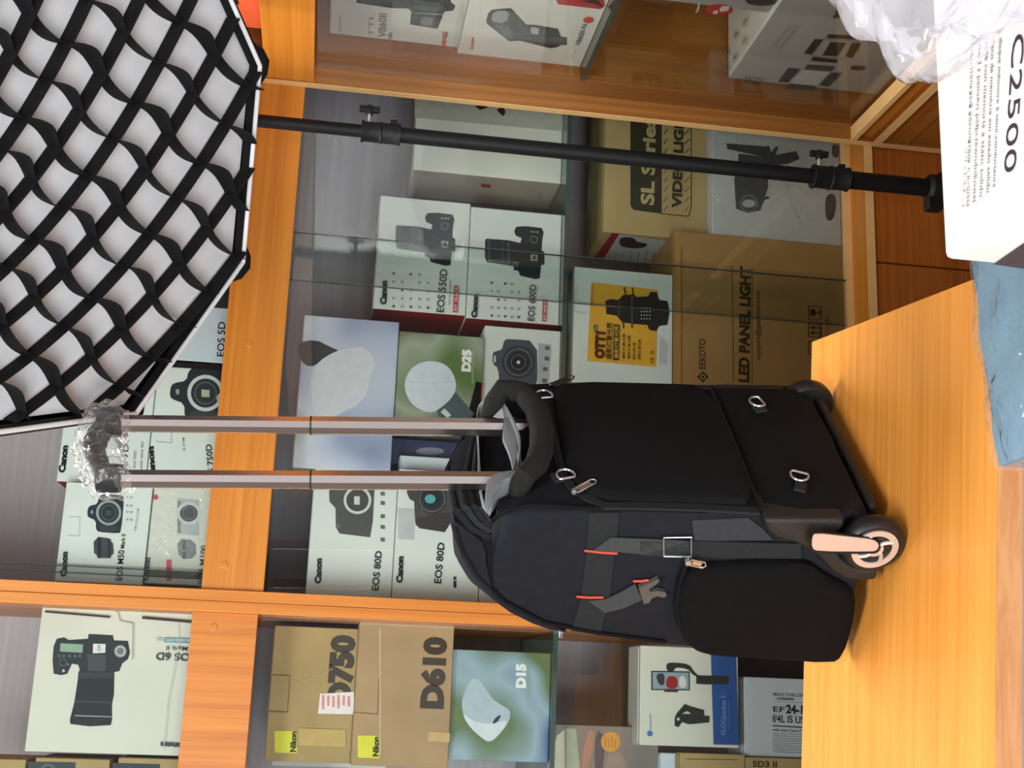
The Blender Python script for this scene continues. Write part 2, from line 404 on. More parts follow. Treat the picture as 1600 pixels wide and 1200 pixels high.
# ------------------------------------------------------------------ cartons
WHITE = mat('white_carton', (214, 219, 212), .5, var=.04, scale=9)
CREAM = mat('cream_carton', (216, 214, 200), .5, var=.04, scale=9)
RED = mat('dark_red_carton', (150, 26, 34), .5, var=.08)
TAN = mat('kraft_carton', (176, 150, 100), .75, var=.09, scale=14, bump=.1, bscale=90)
BROWN = mat('brown_carton', (160, 122, 70), .8, var=.08, scale=14, bump=.1, bscale=90)
GREY = mat('grey_carton', (150, 152, 150), .55, var=.05)
NAVY = mat('navy_carton', (36, 40, 84), .45, var=.2, scale=18)
PALE = mat('pale_blue_white_carton', (205, 214, 222), .45, var=.03)
def carton(label, TL, BR, Y, depth, m, bottom=None, top=None, side=None, x1=None, x0=None, group=None, cat='box', name='product_box', topm=None):
    a, b = atY(*TL, Y), atY(*BR, Y)
    xa, xb = (x0 if x0 is not None else a.x), (x1 if x1 is not None else b.x)
    zb_ = bottom if bottom is not None else b.z; zt = top if top is not None else a.z
    t = thing(name, label, cat, ((xa+xb)/2, Y, zb_), group)
    mats = [m]; fm = []
    if side: mats.append(side); fm += [((-1, 0, 0), 1), ((1, 0, 0), 1)]
    if topm: mats.append(topm); fm.append(((0, 0, 1), len(mats)-1))
    part('carton', lambda q: q.box((xa, Y, zb_), (xb, Y+depth, zt), bev=.0016, fm=fm), mats, t)
    # closing flap tucked in at the top
    part('closing_flap', lambda q: q.box((xa+.004, Y+.012, zt-.0005), (xb-.004, Y+depth-.004, zt+.0012)), m, t)
    t['zt'] = zt
    return t, Art((0, Y, 0), (0, -1, 0))
def camera_front(A, x0, y0, w, h, body, ring, inner, lens=False):
    # front view of a camera: x0,y0 = top-left in the upright picture, w wide (image -y), h tall (image +x)
    def P(a, b): return (x0+b*h+.09*a*w, y0-a*w+.07*b*h)
    A.poly(body, [P(*q) for q in [(0, .38), (.06, .28), (.3, .26), (.36, .05), (.42, 0), (.6, 0), (.67, .06), (.72, .26), (.92, .28), (1, .4), (1, .92), (.95, 1), (.05, 1), (0, .92)]], 1)
    A.poly((58, 62, 66), [P(*q) for q in [(.02, .4), (.2, .36), (.2, .95), (.05, .95)]], 1)
    cx, cy = P(.52, .6); r = .36*h if h < w else .34*w
    if lens:
        A.ell((28, 30, 34), cx, cy, r*1.15); A.ring((84, 90, 92), cx, cy, r*.95, r*1.02); A.ring((70, 78, 84), cx, cy, r*.68, r*.75)
        A.ell((18, 22, 30), cx, cy, r*.55); A.ell((70, 120, 124), cx-r*.1, cy-r*.15, r*.22); A.ell((200, 206, 210), cx+r*.1, cy+.1*r, r*.08)
    else:
        A.ell(ring, cx, cy, r); A.ell((46, 50, 52), cx, cy, r*.8); A.ring((90, 94, 94), cx, cy, r*.55, r*.62); A.rect(inner, cx-r*.22, cy-r*.2, cx+r*.22, cy+r*.2)
    A.rect((150, 154, 156), *P(.46, .1), *P(.56, .15))
def icons(A, xs, ys, c=(120, 124, 124), s=2.4):
    for i, x in enumerate(xs):
        for j, y in enumerate(ys):
            if (i*3+j*2) % 4 == 0: A.ell(c, x, y+x*.06-xs[0]*.06, s*.9, n=10)
            else: A.rect(c, x-s, y-s*.8+(x-xs[0])*.06, x+s*.6, y+s*.8+(x-xs[0])*.06)

SH_M, SH_L = ZR0+.048, ZL0+.048      # shelf board tops (upper compartments)
# upper middle compartment
t, A = carton('white camera box marked 750D on the upper shelf, under another camera box', (228, 757), (350, 572), 2.42, .14, WHITE, bottom=SH_M, side=RED)
camera_front(A, 262, 654, 84, 92, (40, 45, 48), (196, 202, 200), (170, 178, 150))
A.text('Canon', (243, 755), (239, 697), 9, bold=.045); A.text('EOS 750D', (336, 757), (330, 694), 9)
A.text('IS STM', (289, 704), (288, 684), 3, (120, 122, 120)); A.line((150, 158, 154), [(243, 690), (268, 692), (266, 655)], .8)
A.ell((168, 172, 168), 350, 622, 12, 9); A.done(t); zA = t['zt']
t, A = carton('white and red camera box with big black maker name, topmost of the upper shelf stack', (88, 752), (226, 575), 2.42, .15, WHITE, bottom=zA+.0015, side=RED)
A.text('Canon', (101, 739), (106, 696), 10, bold=.045); A.text('EOS 7D', (197, 752), (201, 694), 8)
A.text('EOS 700D', (212, 731), (213, 704), 4, (120, 122, 120)); A.line((165, 172, 168), [(95, 662), (130, 665), (130, 640)], .8)
A.text('with lens kit', (222, 735), (224, 690), 4, (120, 122, 120)); A.done(t)
t, A = carton('plastic wrapped white box showing a small silver camera, under the M50 box', (225, 911), (345, 761), 2.398, .13, CREAM, bottom=SH_M)
zM = t['zt']
A.rect((176, 180, 178), 277, 778, 311, 834, .1); A.rect((120, 124, 122), 277, 782, 283, 832, .1); A.ell((198, 200, 198), 295, 802, 19, 18); A.ell((58, 64, 66), 295, 802, 14, 13); A.ring((110, 114, 112), 295, 802, 9, 10)
A.poly((120, 124, 124), [(276, 842), (305, 844), (307, 872), (280, 874)], 1); A.rect((76, 80, 82), 285, 843, 290, 873, .1)
A.ell((198, 40, 52), 243, 777, 4); A.rect((206, 54, 72), 260, 874, 268, 907, .05)
A.text('Canon', (231, 908), (234, 871), 9, bold=.045); A.text('EOS M100', (317, 913), (322, 852), 8); A.done(t)
WRAP = glassmat('clear_shrink_wrap', (.97, .97, .97), 1.4, .08, milk=.06, bump=1.0, bscale=45)
a, b = atY(225, 911, 2.39), atY(345, 761, 2.39)
def wrap(q):
    n, mm = 26, 18
    vs = [V((a.x+.001+(b.x-a.x-.002)*i/n, 2.3945+random.uniform(-.0015, .0015), SH_M+.001+(zM-SH_M-.002)*j/mm)) for j in range(mm+1) for i in range(n+1)]
    q.add(vs, [(j*(n+1)+i, j*(n+1)+i+1, (j+1)*(n+1)+i+1, (j+1)*(n+1)+i) for j in range(mm) for i in range(n)])
part('shrink_wrap', wrap, WRAP, t)
t, A = carton('white mirrorless camera box marked M50 Mark II on the upper shelf', (85, 908), (230, 760), 2.392, .14, WHITE, bottom=zM+.0015, side=RED)
camera_front(A, 134, 830, 60, 55, (40, 48, 56), (150, 160, 166), (60, 76, 88))
A.poly((66, 72, 78), [(146, 838), (176, 842), (178, 872), (147, 872)], 1); A.rect((34, 38, 42), 152, 840, 158, 872, .05); A.rect((40, 44, 48), 168, 842, 173, 872, .05)
A.text('Canon', (103, 901), (105, 862), 9, bold=.045); A.text('EOS M50', (190, 907), (194, 860), 9); A.text('Mark II', (194, 857), (196, 835), 6)
icons(A, (199, 205), (777, 790, 800, 812), (140, 144, 144), 1.7); A.line((175, 182, 178), [(107, 808), (124, 808), (123, 838), (106, 837)], .8); A.text('EF-M 15-45mm IS STM', (212, 830), (217, 795), 2.5, (130, 132, 130)); A.done(t)
t, A = carton('white camera box marked 5D beside the softbox corner, on the upper shelf', (240, 572), (360, 405), 2.42, .15, PALE, bottom=SH_M, x0=.6065, side=mat('black_carton_side', (28, 26, 26), .5))
A.text('EOS 5D', (350, 557), (352, 503), 11); A.rect((44, 50, 50), 322, 440, 362, 480); A.text('Mark III', (360, 545), (361, 520), 4, (90, 92, 92)); A.rect((26, 24, 24), 236, 563, 352, 572, .06); A.done(t)
# upper left compartment
t, A = carton('large white camera box lying on its side with a sideways EOS 6D print', (38, 1174), (310, 957), 2.40, .2, CREAM, bottom=SH_L)
A.org(4, 4, 0, 860)
A.poly((36, 42, 46), [(335, 770), (328, 690), (335, 600), (355, 552), (400, 543), (430, 560), (550, 552), (553, 522), (706, 530), (712, 562), (800, 566), (812, 640), (800, 680), (765, 705), (745, 755), (715, 760), (500, 750), (488, 715), (450, 708), (435, 740), (420, 772), (380, 780)])
A.poly((22, 27, 30), [(495, 748), (715, 752), (712, 900), (700, 960), (700, 1060), (692, 1092), (560, 1100), (440, 1085), (436, 1060), (465, 945), (475, 880)])
A.poly((44, 52, 56), [(490, 760), (712, 762), (706, 800), (486, 800)]); A.poly((52, 60, 64), [(470, 940), (700, 945), (699, 955), (468, 950)]); A.poly((190, 198, 198), [(470, 1030), (695, 1038), (695, 1042), (470, 1035)])
A.poly((140, 170, 150), [(378, 580), (520, 588), (515, 640), (375, 632)]); A.poly((222, 226, 222), [(582, 583), (660, 585), (658, 640), (580, 643)]); A.text('CH', (628, 630), (628, 592), 18, K_)
A.poly((62, 68, 72), [(545, 650), (665, 650), (660, 755), (552, 755)]); A.ell((110, 116, 116), 752, 630, 40); A.ring((180, 184, 184), 752, 630, 22, 34)
for i, x in enumerate((370, 400, 435, 470, 500)): A.ell((80, 88, 92), x, 660, 12, n=12)
A.ring((70, 78, 82), 395, 700, 16, 26); A.ell((190, 194, 194), 397, 752, 9); A.ell((120, 124, 124), 425, 712, 7)
A.poly((112, 152, 168), [(1028, 545), (1205, 550), (1204, 582), (1026, 574)]); A.text('24-105 IS STM', (1196, 555), (1040, 550), 15, W_)
A.poly((205, 208, 204), [(972, 545), (1020, 546), (1020, 574), (972, 572)], 1); A.text('Kit', (1008, 552), (985, 551), 12, (100, 110, 116))
A.text('Mark II', (1172, 603), (1040, 598), 26, (66, 68, 70)); A.text('EOS 6D', (1222, 648), (976, 640), 46, (66, 68, 70), .01)
A.z = None; A.text('Canon', (297, 1163), (251, 1160), 8, (66, 68, 70), .045)
A.line((150, 150, 138), [(173, 952), (184, 956), (188, 970), (208, 974), (207, 1030)], 1.4); A.line((196, 196, 182), [(278, 972), (280, 1005), (262, 1100), (256, 1170)], 1.2)
A.rect((60, 40, 40), 70, 954, 172, 957, .085); A.rect((60, 40, 40), 222, 963, 302, 967, .085); A.done(t)
for k, (xa, xb, m, lab) in enumerate(((-60, 41, TAN, 'kraft box at the far left of the upper shelf, topmost of three'), (43, 172, TAN, 'kraft box with a dark round emblem label, second of three at far left'), (174, 300, TAN, 'kraft box with dark label, lowest of three at the far left upper shelf'))):
    t, A = carton(lab, (xa, 1290), (xb, 1187), 2.43, .16, m, bottom=SH_L if k == 2 else None)
    if k == 1: A.poly((50, 56, 64), [(44, 1190), (118, 1191), (114, 1288), (42, 1288)]); A.ring((110, 116, 122), 75, 1206, 10, 12)
    if k == 2: A.poly((50, 56, 64), [(176, 1192), (250, 1194), (246, 1288), (174, 1288)])
    A.done(t)

# lower left compartment, above the glass shelf
t, A = carton('flash diffuser box marked D15 with a white dome on green, bottom of the left stack', (700, 1187), (842, 1020), 2.42, .13, ramp_photo('bokeh_green_blue', [(.36, (66, 96, 140)), (.46, (150, 176, 190)), (.54, (92, 118, 70)), (.66, (126, 118, 84))], 5.5, (3, 1, 2)), bottom=ZS+.0002)
A.org(3.077, 3.077, 380, 950)
A.poly((176, 194, 206), [(1048, 480), (1058, 410), (1100, 335), (1130, 340), (1165, 385), (1195, 435), (1240, 465), (1285, 490), (1283, 540), (1240, 600), (1190, 650), (1150, 630), (1075, 560)], 2)
A.poly((214, 222, 228), [(1052, 500), (1100, 545), (1195, 560), (1283, 530), (1230, 610), (1185, 645), (1140, 620), (1075, 555)], 2)
A.poly((48, 56, 60), [(1196, 555), (1215, 525), (1243, 510), (1228, 540), (1210, 556)], 1)
A.text('D15', (1355, 385), (1356, 268), 45, (236, 240, 238), .05); A.text('PROFESSIONAL FLASH KIT', (1376, 440), (1378, 268), 11, (180, 184, 168)); A.done(t); zt = t['zt']
t, A = carton('kraft Nikon box marked D610 in dark stencil figures, middle of the left stack', (548, 1196), (706, 978), 2.405, .17, mat('pinkish_kraft_carton', (178, 148, 110), .75, var=.09, scale=14, bump=.1, bscale=90), bottom=zt+.0014)
A.text('D610', (690, 1108), (696, 996), 36, (70, 58, 46), .045); A.rect((222, 222, 60), 559, 1149, 593, 1184, .02); A.text('Nikon', (591, 1182), (592, 1151), 9, (30, 28, 22), .03)
A.rect((196, 170, 132), 592, 980, 596, 1180, .02); A.poly((205, 172, 116), [(670, 1143), (703, 1145), (702, 1160), (668, 1158)]); A.line((120, 96, 64), [(551, 1113), (590, 1116), (592, 1060)], 1); A.done(t); zt = t['zt']
t, A = carton('kraft Nikon box marked 750 with a white price sticker, top of the left stack', (413, 1189), (561, 983), 2.42, .16, TAN, bottom=zt+.0014)
A.text('D750', (545, 1104), (553, 993), 36, (70, 62, 52), .045); A.rect((222, 222, 60), 429, 1142, 464, 1176, .02); A.text('Nikon', (462, 1175), (463, 1143), 9, (30, 28, 22), .03)
A.poly((238, 232, 230), [(500, 1084), (553, 1081), (553, 1116), (497, 1115)])
for i in range(6): A.rect((216, 150, 150), 503+i*8, 1086+i % 3, 507+i*8, 1108-(i*5) % 7, 0)
A.rect((196, 168, 104), 467, 1138, 540, 1165, .03); A.line((134, 110, 66), [(425, 1055), (453, 1056), (449, 1113), (420, 1112)], 1.6); A.line((196, 176, 128), [(463, 1068), (520, 1045)], 1); A.done(t)
cardm = mat('white_card', (220, 216, 214), .6)
cd_ = part('paper_card', lambda b: b.box((-.145, 2.60, z(-.16)), (-.135, 2.78, z(.06))), cardm, None)
# below the left glass shelf
XW = -.085
t, A = carton('white and blue gimbal box marked VLOGpocket 2 in the lower left cabinet', (999, 1164), (1153, 1015), 2.40, .09, CREAM, topm=PALE)
zV = t.location.z
A.org(3.478, 3.478, 840, 950)
A.poly((44, 84, 150), [(941, 233), (1079, 247), (1093, 745), (956, 742)])
A.poly((50, 52, 48), [(700, 300), (740, 296), (825, 305), (850, 345), (880, 372), (862, 372), (840, 360), (815, 330), (748, 322), (742, 345), (700, 342)], 1)
A.poly((30, 32, 34), [(617, 342), (826, 345), (828, 448), (618, 446)]); A.poly((150, 162, 172), [(624, 348), (820, 351), (822, 442), (625, 440)])
A.poly((60, 62, 66), [(640, 360), (690, 352), (690, 420), (660, 420)], 1); A.poly((160, 44, 44), [(700, 370), (760, 372), (762, 440), (698, 438)], 1); A.poly((214, 216, 214), [(768, 372), (800, 365), (812, 430), (770, 438)], 1)
A.poly((70, 62, 54), [(690, 440), (765, 442), (762, 458), (688, 456)]); A.poly((44, 46, 44), [(862, 366), (1040, 372), (1038, 414), (920, 416), (862, 412)])
A.poly((50, 52, 48), [(745, 600), (755, 575), (800, 522), (830, 535), (905, 555), (905, 585), (935, 588), (932, 622), (850, 630), (820, 632), (785, 620), (765, 648), (745, 640)]); A.poly((206, 206, 196), [(785, 575), (812, 560), (835, 575)]); A.ell((206, 206, 196), 764, 604, 8)
A.text('VLOGpocket 2', (1022, 695), (1022, 475), 26, (120, 156, 204)); A.ell((70, 120, 180), 610, 683, 15); A.text('feiyutech', (618, 662), (616, 578), 10, (110, 150, 200)); A.text('handheld gimbal for smartphone', (1043, 660), (1040, 500), 8, (90, 130, 186)); A.done(t)
t, A = carton('white lens box marked EF24-105 standing against the counter edge', (1163, 1181), (1300, 1063), 2.42, .1, PALE, bottom=ZB)
A.text('IMAGE STABILIZER', (1208, 1087), (1256, 1089), 5, (96, 98, 100)); A.text('ULTRASONIC', (1214, 1093), (1241, 1094), 3.4, (60, 62, 64), .02); A.line((150, 152, 152), [(1208, 1096), (1300, 1100)], .7)
A.text('EF', (1208, 1112), (1226, 1113), 8, K_); A.text('24-105mm', (1228, 1114), (1296, 1118), 13, K_, .02); A.text('f/4L IS USM', (1207, 1128), (1266, 1131), 11, K_); A.line(K_, [(1207, 1134), (1300, 1139)], 1.6)
A.text('with Lens Case LP1219 and Hood', (1207, 1142), (1290, 1146), 4, (90, 92, 94))
for i in range(9): A.line((150, 152, 154), [(1207, 1146+i*3.6), (1296-(i*7) % 20, 1149+i*3.6)], 1)
A.done(t)
t, A = carton('white box left of the gimbal box, in the lower left cabinet', (1031, 1300), (1151, 1168), 2.44, .12, PALE, bottom=ZB, x1=-.0925)
zW = t['zt']; A.done(t)
t, A = carton('low kraft box with handwritten marks beside the lens box', (1166, 1300), (1250, 1186), 2.405, .032, TAN, bottom=ZB, x1=-.094); A.text('5D3 II', (1176, 1198), (1214, 1199), 9, (60, 50, 30), .01); A.done(t); zlow = t['zt']
t, A = carton('kraft box in front of the white one, below the gimbal box', (1062, 1300), (1156, 1179), 2.405, .03, TAN, bottom=zlow+.0014); A.line((110, 92, 50), [(1072, 1186), (1152, 1187)], 1.2); A.done(t)
# support under the gimbal box
a = atY(1153, 1090, 2.40)
t, A = carton('black box hidden under the gimbal box', (1155, 1160), (1300, 1020), 2.52, .14, BLACKP, bottom=ZB, top=zV-.0002, x0=-.07, x1=.1); A.done(t)
t, A = carton('picture box with pink and grey stripes, partly painted-in reflections, and a round orange sticker', (852, 1300), (1030, 1137), 2.45, .11, mat('taupe_carton', (128, 118, 112), .5, var=.1), bottom=zW+.0014)
A.poly((214, 206, 186), [(835+20, 1198), (870, 1150), (882, 1140), (884, 1300), (855, 1300)]); A.poly((166, 170, 146), [(884, 1138), (900, 1139), (906, 1200), (900, 1300), (884, 1300)])  # stripes partly put reflections of the glass door into the print
A.poly((176, 128, 108), [(918, 1140), (930, 1141), (926, 1180), (916, 1200), (925, 1260), (912, 1260), (908, 1190)], 1); A.poly((84, 80, 86), [(932, 1140), (945, 1150), (944, 1190), (936, 1230), (928, 1190)], 1)
A.poly((150, 132, 120), [(945, 1178), (968, 1170), (985, 1200), (980, 1260), (950, 1260)], 1)
A.ell((214, 150, 74), 954, 1159, 15, 16)
for i in range(4): A.line((170, 104, 40), [(946+i*5, 1168), (946+i*5, 1152+i % 2*3)], 1)
A.done(t)

# middle cabinet, upper half (on the glass shelf)
zs = ZS+.0002
t, A = carton('white camera box with a wide lens camera, bottom of the diffuser stack beside bag handle', (752, 640), (868, 517), 2.415, .13, WHITE, bottom=zs, side=RED, x0=.5)
A.org(3.333, 3.333, 420, 440)
A.poly((66, 72, 84), [(1165, 370), (1185, 362), (1215, 355), (1225, 305), (1250, 298), (1395, 310), (1400, 500), (1390, 545), (1200, 535), (1195, 450), (1165, 430)], 1)
A.ell((40, 44, 50), 1300, 420, 85); A.ring((96, 106, 112), 1300, 420, 66, 72); A.ell((20, 24, 32), 1300, 420, 52); A.ring((90, 110, 118), 1300, 420, 36, 40); A.ell((210, 216, 218), 1300, 420, 9); A.rect((196, 200, 202), 1172, 385, 1182, 420)
A.poly((170, 174, 178), [(1404, 320), (1470, 330), (1455, 540), (1400, 530)])
for x, y in ((1450, 345), (1448, 400), (1440, 455), (1436, 515)): A.rect((90, 94, 98), x-12, y-10, x+12, y+10)
A.done(t); zK = t['zt']
fl_ = part('open_flap', lambda b: b.prism([hit(*p, (0, 2.405, 0), V((0, 1, 0))) for p in ((744, 596), (755, 598), (748, 660), (727, 662))], (0, .002, 0)), RED, t)
GREENBOKEH = ramp_photo('bokeh_olive_white', [(.34, (86, 116, 56)), (.46, (150, 160, 140)), (.55, (110, 112, 84)), (.68, (150, 150, 110))], 6, (1, 5, 2))
t, A = carton('flash diffuser box marked D25 with a white globe on green, middle of its stack', (615, 668), (752, 527), 2.405, .13, GREENBOKEH, bottom=zK+.0014)
A.org(3.333, 3.333, 420, 440)
A.poly((70, 88, 92), [(870, 660), (960, 560), (1070, 690), (1060, 740), (900, 740)]); A.poly((200, 206, 208), [(895, 680), (915, 660), (950, 695), (930, 710)])
A.poly((206, 214, 222), [(705, 560), (712, 500), (750, 440), (820, 412), (890, 418), (940, 445), (970, 500), (978, 560), (950, 610), (900, 655), (850, 685), (790, 670), (735, 630)], 2); A.line((184, 192, 200), [(725, 520), (850, 528), (960, 520)], 3)
A.text('D25', (1048, 470), (1052, 355), 46, (240, 242, 236), .05); A.text('PROFESSIONAL FLASH', (1066, 530), (1068, 365), 10, (190, 192, 170)); A.done(t); zD = t['zt']
t, A = carton('photo printed box with a white fabric diffuser on blue, top of its stack', (457, 730), (618, 503), 2.40, .14, ramp_photo('bokeh_blue_white', [(.33, (96, 110, 150)), (.45, (176, 184, 206)), (.55, (200, 206, 216)), (.68, (128, 138, 96))], 5, (0, 2, 7)), bottom=zD+.0014)
A.org(3.333, 3.333, 420, 440)
A.poly((60, 60, 64), [(150, 320), (240, 300), (330, 345), (370, 360), (300, 390), (240, 440), (190, 440), (150, 380)], 1)
A.poly((206, 208, 214), [(218, 480), (260, 415), (340, 365), (420, 345), (495, 335), (548, 395), (556, 430), (528, 500), (520, 560), (480, 630), (400, 675), (330, 708), (285, 705), (235, 680), (222, 600)], 1); A.poly((190, 192, 202), [(540, 425), (450, 440), (330, 490), (300, 500), (420, 455)], 1)
A.done(t)
t, A = carton('navy blue box with a pale oval, squeezed behind the trolley handle', (606, 724), (735, 690), 2.46, .12, NAVY, bottom=zs, x1=.49); A.ell((120, 126, 140), 672, 705, 22, 6); A.done(t)
t, A = carton('low white box beneath the trolley handle, beside the navy box', (622, 758), (700, 717), 2.435, .02, PALE, bottom=zs, x1=.452); A.done(t)
t, A = carton('white camera box hidden low behind the bag top', (748, 935), (868, 740), 2.40, .14, WHITE, bottom=zs, side=RED, x0=.1725); A.done(t); z0 = t['zt']
t, A = carton('white camera box marked 80D with coloured lens, lower of the 80D pair', (612, 935), (745, 740), 2.40, .14, WHITE, bottom=z0+.0014, side=RED)
A.org(4.8, 4.8, 470, 690)
A.poly((66, 62, 62), [(800, 330), (795, 380), (815, 430), (850, 450), (855, 560), (860, 620), (890, 650), (1080, 680), (1130, 600), (1130, 330)]); A.ell((40, 40, 44), 985, 430, 112); A.ring((96, 98, 98), 985, 430, 92, 100); A.ell((26, 28, 36), 985, 430, 76); A.ell((80, 170, 168), 970, 430, 40, 34)
A.rect((186, 190, 192), 730, 500, 850, 730, .05); A.text('Canon', (760, 1062), (768, 860), 46, K_, .045); A.text('EOS 80D', (1050, 1066), (1078, 760), 52, K_, .01); A.rect((40, 42, 44), 1146, 1012, 1166, 1096, .05); A.text('W', (1164, 1050), (1166, 1030), 14, W_); A.done(t); z0 = t['zt']
t, A = carton('white camera box marked 80D with a bare lens mount, upper of the 80D pair', (478, 930), (612, 730), 2.40, .14, WHITE, bottom=z0+.0014, side=RED, x1=.4095)
A.org(4.8, 4.8, 470, 690)
A.poly((78, 78, 76), [(228, 300), (212, 380), (215, 450), (260, 500), (262, 640), (290, 690), (520, 718), (540, 600), (556, 300)]); A.ring((206, 206, 200), 425, 440, 84, 104); A.ell((70, 68, 66), 425, 440, 84); A.rect((206, 206, 196), 400, 410, 442, 472, .03); A.ring((120, 122, 120), 282, 630, 8, 14)
for y in (390, 460, 560, 640, 735): A.rect((100, 104, 104), 598, y-14, 630, y+14, .05)
A.text('Canon', (148, 1066), (155, 876), 46, K_, .045); A.text('EOS 80D', (580, 1118), (608, 822), 50, K_, .01); A.done(t)
for lab, TL, BR, bt, ox, nm, tx in (('white camera box marked 600D with red base strip, on the glass shelf', (728, 497), (868, 335), zs, 0, 'EOS 600D', 0), ('white camera box marked 550D stacked on the 600D box', (583, 482), (732, 318), None, 0, 'EOS 550D', 1)):
    if tx: bt = z6+.0014
    t, A = carton(lab, TL, BR, 2.44, .14, WHITE, bottom=bt, side=RED); z6 = t['zt']
    A.org(3.428, 3.428, 440, 150)
    dx, dy = (0, 0) if tx else (478, 72)
    def sh(l): return [(x+dx, y+dy) for x, y in l]
    A.poly((40, 46, 50), sh([(612, 700), (620, 692), (735, 700), (800, 715), (808, 690), (775, 675), (768, 650), (780, 628), (830, 625), (915, 635), (926, 660), (918, 700), (915, 755), (930, 765), (930, 830), (912, 835), (905, 905), (880, 910), (800, 890), (790, 865), (765, 860), (765, 840), (620, 818), (610, 790)]))
    A.poly((66, 78, 84), sh([(625, 700), (640, 698), (640, 812), (625, 812)])); A.poly((62, 72, 76), sh([(700, 702), (708, 702), (708, 825), (700, 825)])); A.poly((90, 98, 100), sh([(735, 706), (741, 706), (741, 834), (735, 834)]))
    A.ell((90, 96, 98), 874+dx, 697+dy, 22); A.ell((40, 44, 46), 874+dx, 697+dy, 14); A.poly((150, 154, 152), sh([(855, 775), (893, 778), (893, 812), (855, 810)])); A.poly((66, 70, 72), sh([(868, 784), (884, 784), (884, 804), (868, 804)]))
    for x, y in ((860, 655), (876, 656), (892, 657)): A.ell((170, 174, 172), x+dx, y+dy, 5, n=8)
    for i in range(5):
        for j in range(5):
            if (i+2*j) % 3 != 1 or j > 2:
                x, y = (600+i*46 if tx else 1125+i*36), (950 if tx else 1000)+j*44+i*2
                A.rect((150, 154, 150) if (i*2+j) % 4 else (70, 74, 74), x-6, y-6, x+6, y+6, .06)
    if tx: A.text('Canon', (560, 1118), (564, 990), 34, K_, .045); A.text(nm, (868, 1160), (888, 930), 40, K_); A.poly((190, 44, 52), [(918, 1158), (942, 1160), (948, 1018), (924, 1014)]); A.text('KIT 18-55 IS', (938, 1150), (943, 1024), 14, W_); A.text('DIGITAL CAMERA', (902, 1120), (908, 985), 9, (130, 132, 130))
    else: A.text('Canon', (1044, 1190), (1052, 1062), 30, K_, .045); A.text(nm, (1352, 1206), (1364, 1012), 36, K_); A.poly((190, 60, 66), [(1396, 1206), (1416, 1208), (1422, 1092), (1400, 1090)]); A.text('KIT 18-55 IS', (1413, 1200), (1417, 1098), 12, W_)
    A.done(t)
t, A = carton('tall white box with butterfly print and small red mark on its side', (645, 265), (880, 165), 2.46, .15, CREAM, bottom=zs, x1=1.36, side=mat('cream_side_painted_shade', (176, 166, 150), .6, var=.03))  # side faces darkened in colour to stand for shade
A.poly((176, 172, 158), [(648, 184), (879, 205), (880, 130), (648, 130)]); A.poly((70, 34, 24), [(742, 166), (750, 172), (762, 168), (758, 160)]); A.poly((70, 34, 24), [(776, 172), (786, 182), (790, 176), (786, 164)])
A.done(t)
XWl = t.children[0].data.vertices[0].co.x
xl = atY(645, 265, 2.46).x
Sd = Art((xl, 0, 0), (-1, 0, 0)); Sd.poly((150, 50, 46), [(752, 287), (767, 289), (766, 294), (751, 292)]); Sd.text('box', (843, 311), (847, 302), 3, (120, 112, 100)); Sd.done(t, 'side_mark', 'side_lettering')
t, A = carton('plain white carton standing behind the 550D and 600D boxes', (610, 345), (860, 300), 2.62, .12, CREAM, bottom=zs, x0=.86, x1=1.02); A.done(t)
# middle cabinet, lower half (on the base board)
t, A = carton('big brown carton printed LED PANEL LIGHT on the cabinet floor', (1052, 660), (1324, 385), 2.415, .2, BROWN, bottom=ZB)
IK = (58, 44, 26)
A.text('LED PANEL LIGHT', (1170, 598), (1172, 417), 17, IK, .03); A.line(IK, [(1146, 596), (1144, 415)], .9); A.line(IK, [(1175, 600), (1175, 417)], .9)
A.text('support@geekoto.com', (1188, 562), (1187, 455), 8, (84, 66, 40)); A.poly(IK, [(1089, 589), (1098, 580), (1107, 589), (1098, 598)]); A.ring((170, 134, 80), 1098, 589, 2.5, 4.2, 14); A.text('EEKOTO', (1102, 577), (1102, 530), 10, IK)
for y in (478, 506, 533): A.line(IK, [(1263, y), (1283, y+1), (1283, y+21), (1263, y+20), (1263, y)], 1.1)
A.poly(IK, [(1266, 482), (1274, 484), (1274, 494), (1266, 494)], 1); A.line(IK, [(1274, 489), (1281, 489)], 1.2); A.line(IK, [(1280, 484), (1280, 494)], 1.2)
for y in (512, 520): A.poly(IK, [(1265, y), (1271, y-3.5), (1271, y+3.5)]); A.line(IK, [(1271, y), (1279, y)], 2)
A.line(IK, [(1281, 508), (1281, 526)], 1.2); A.text('MADE IN CHINA', (1294, 552), (1294, 494), 4, (90, 72, 46)); A.rect((170, 128, 72), 1055, 386, 1064, 640, 0); A.done(t); zL = t['zt']
t, A = carton('white box with an orange and yellow OTT1 label on the brown carton', (893, 622), (1055, 430), 2.42, .16, WHITE, bottom=zL+.0014)
A.org(3.2, 3.2, 860, 300)
A.poly(mat('orange_yellow_label', (224, 168, 52), .4, var=.15, scale=7), [(205, 450), (540, 490), (530, 875), (183, 845)]); A.poly((216, 220, 220), [(538, 690), (600, 695), (598, 870), (530, 872)])
A.poly((40, 40, 40), [(275, 545), (300, 535), (340, 540), (362, 515), (420, 512), (430, 525), (490, 520), (500, 500), (530, 500), (545, 540), (585, 545), (596, 600), (585, 665), (545, 670), (530, 695), (495, 690), (485, 665), (420, 660), (360, 652), (330, 618), (280, 610)])
for i in range(4):
    for j in range(4): A.ell((200, 204, 200), 455+i*14, 580+j*18, 3.5, n=8)
A.rect((90, 92, 90), 340, 545, 346, 620, 0); A.rect((96, 98, 96), 405, 520, 411, 655, 0)
for q in ([(368, 475), (376, 515)], [(410, 478), (414, 515)], [(364, 650), (366, 682)], [(408, 655), (408, 680)]): A.line((70, 64, 50), q, 7)
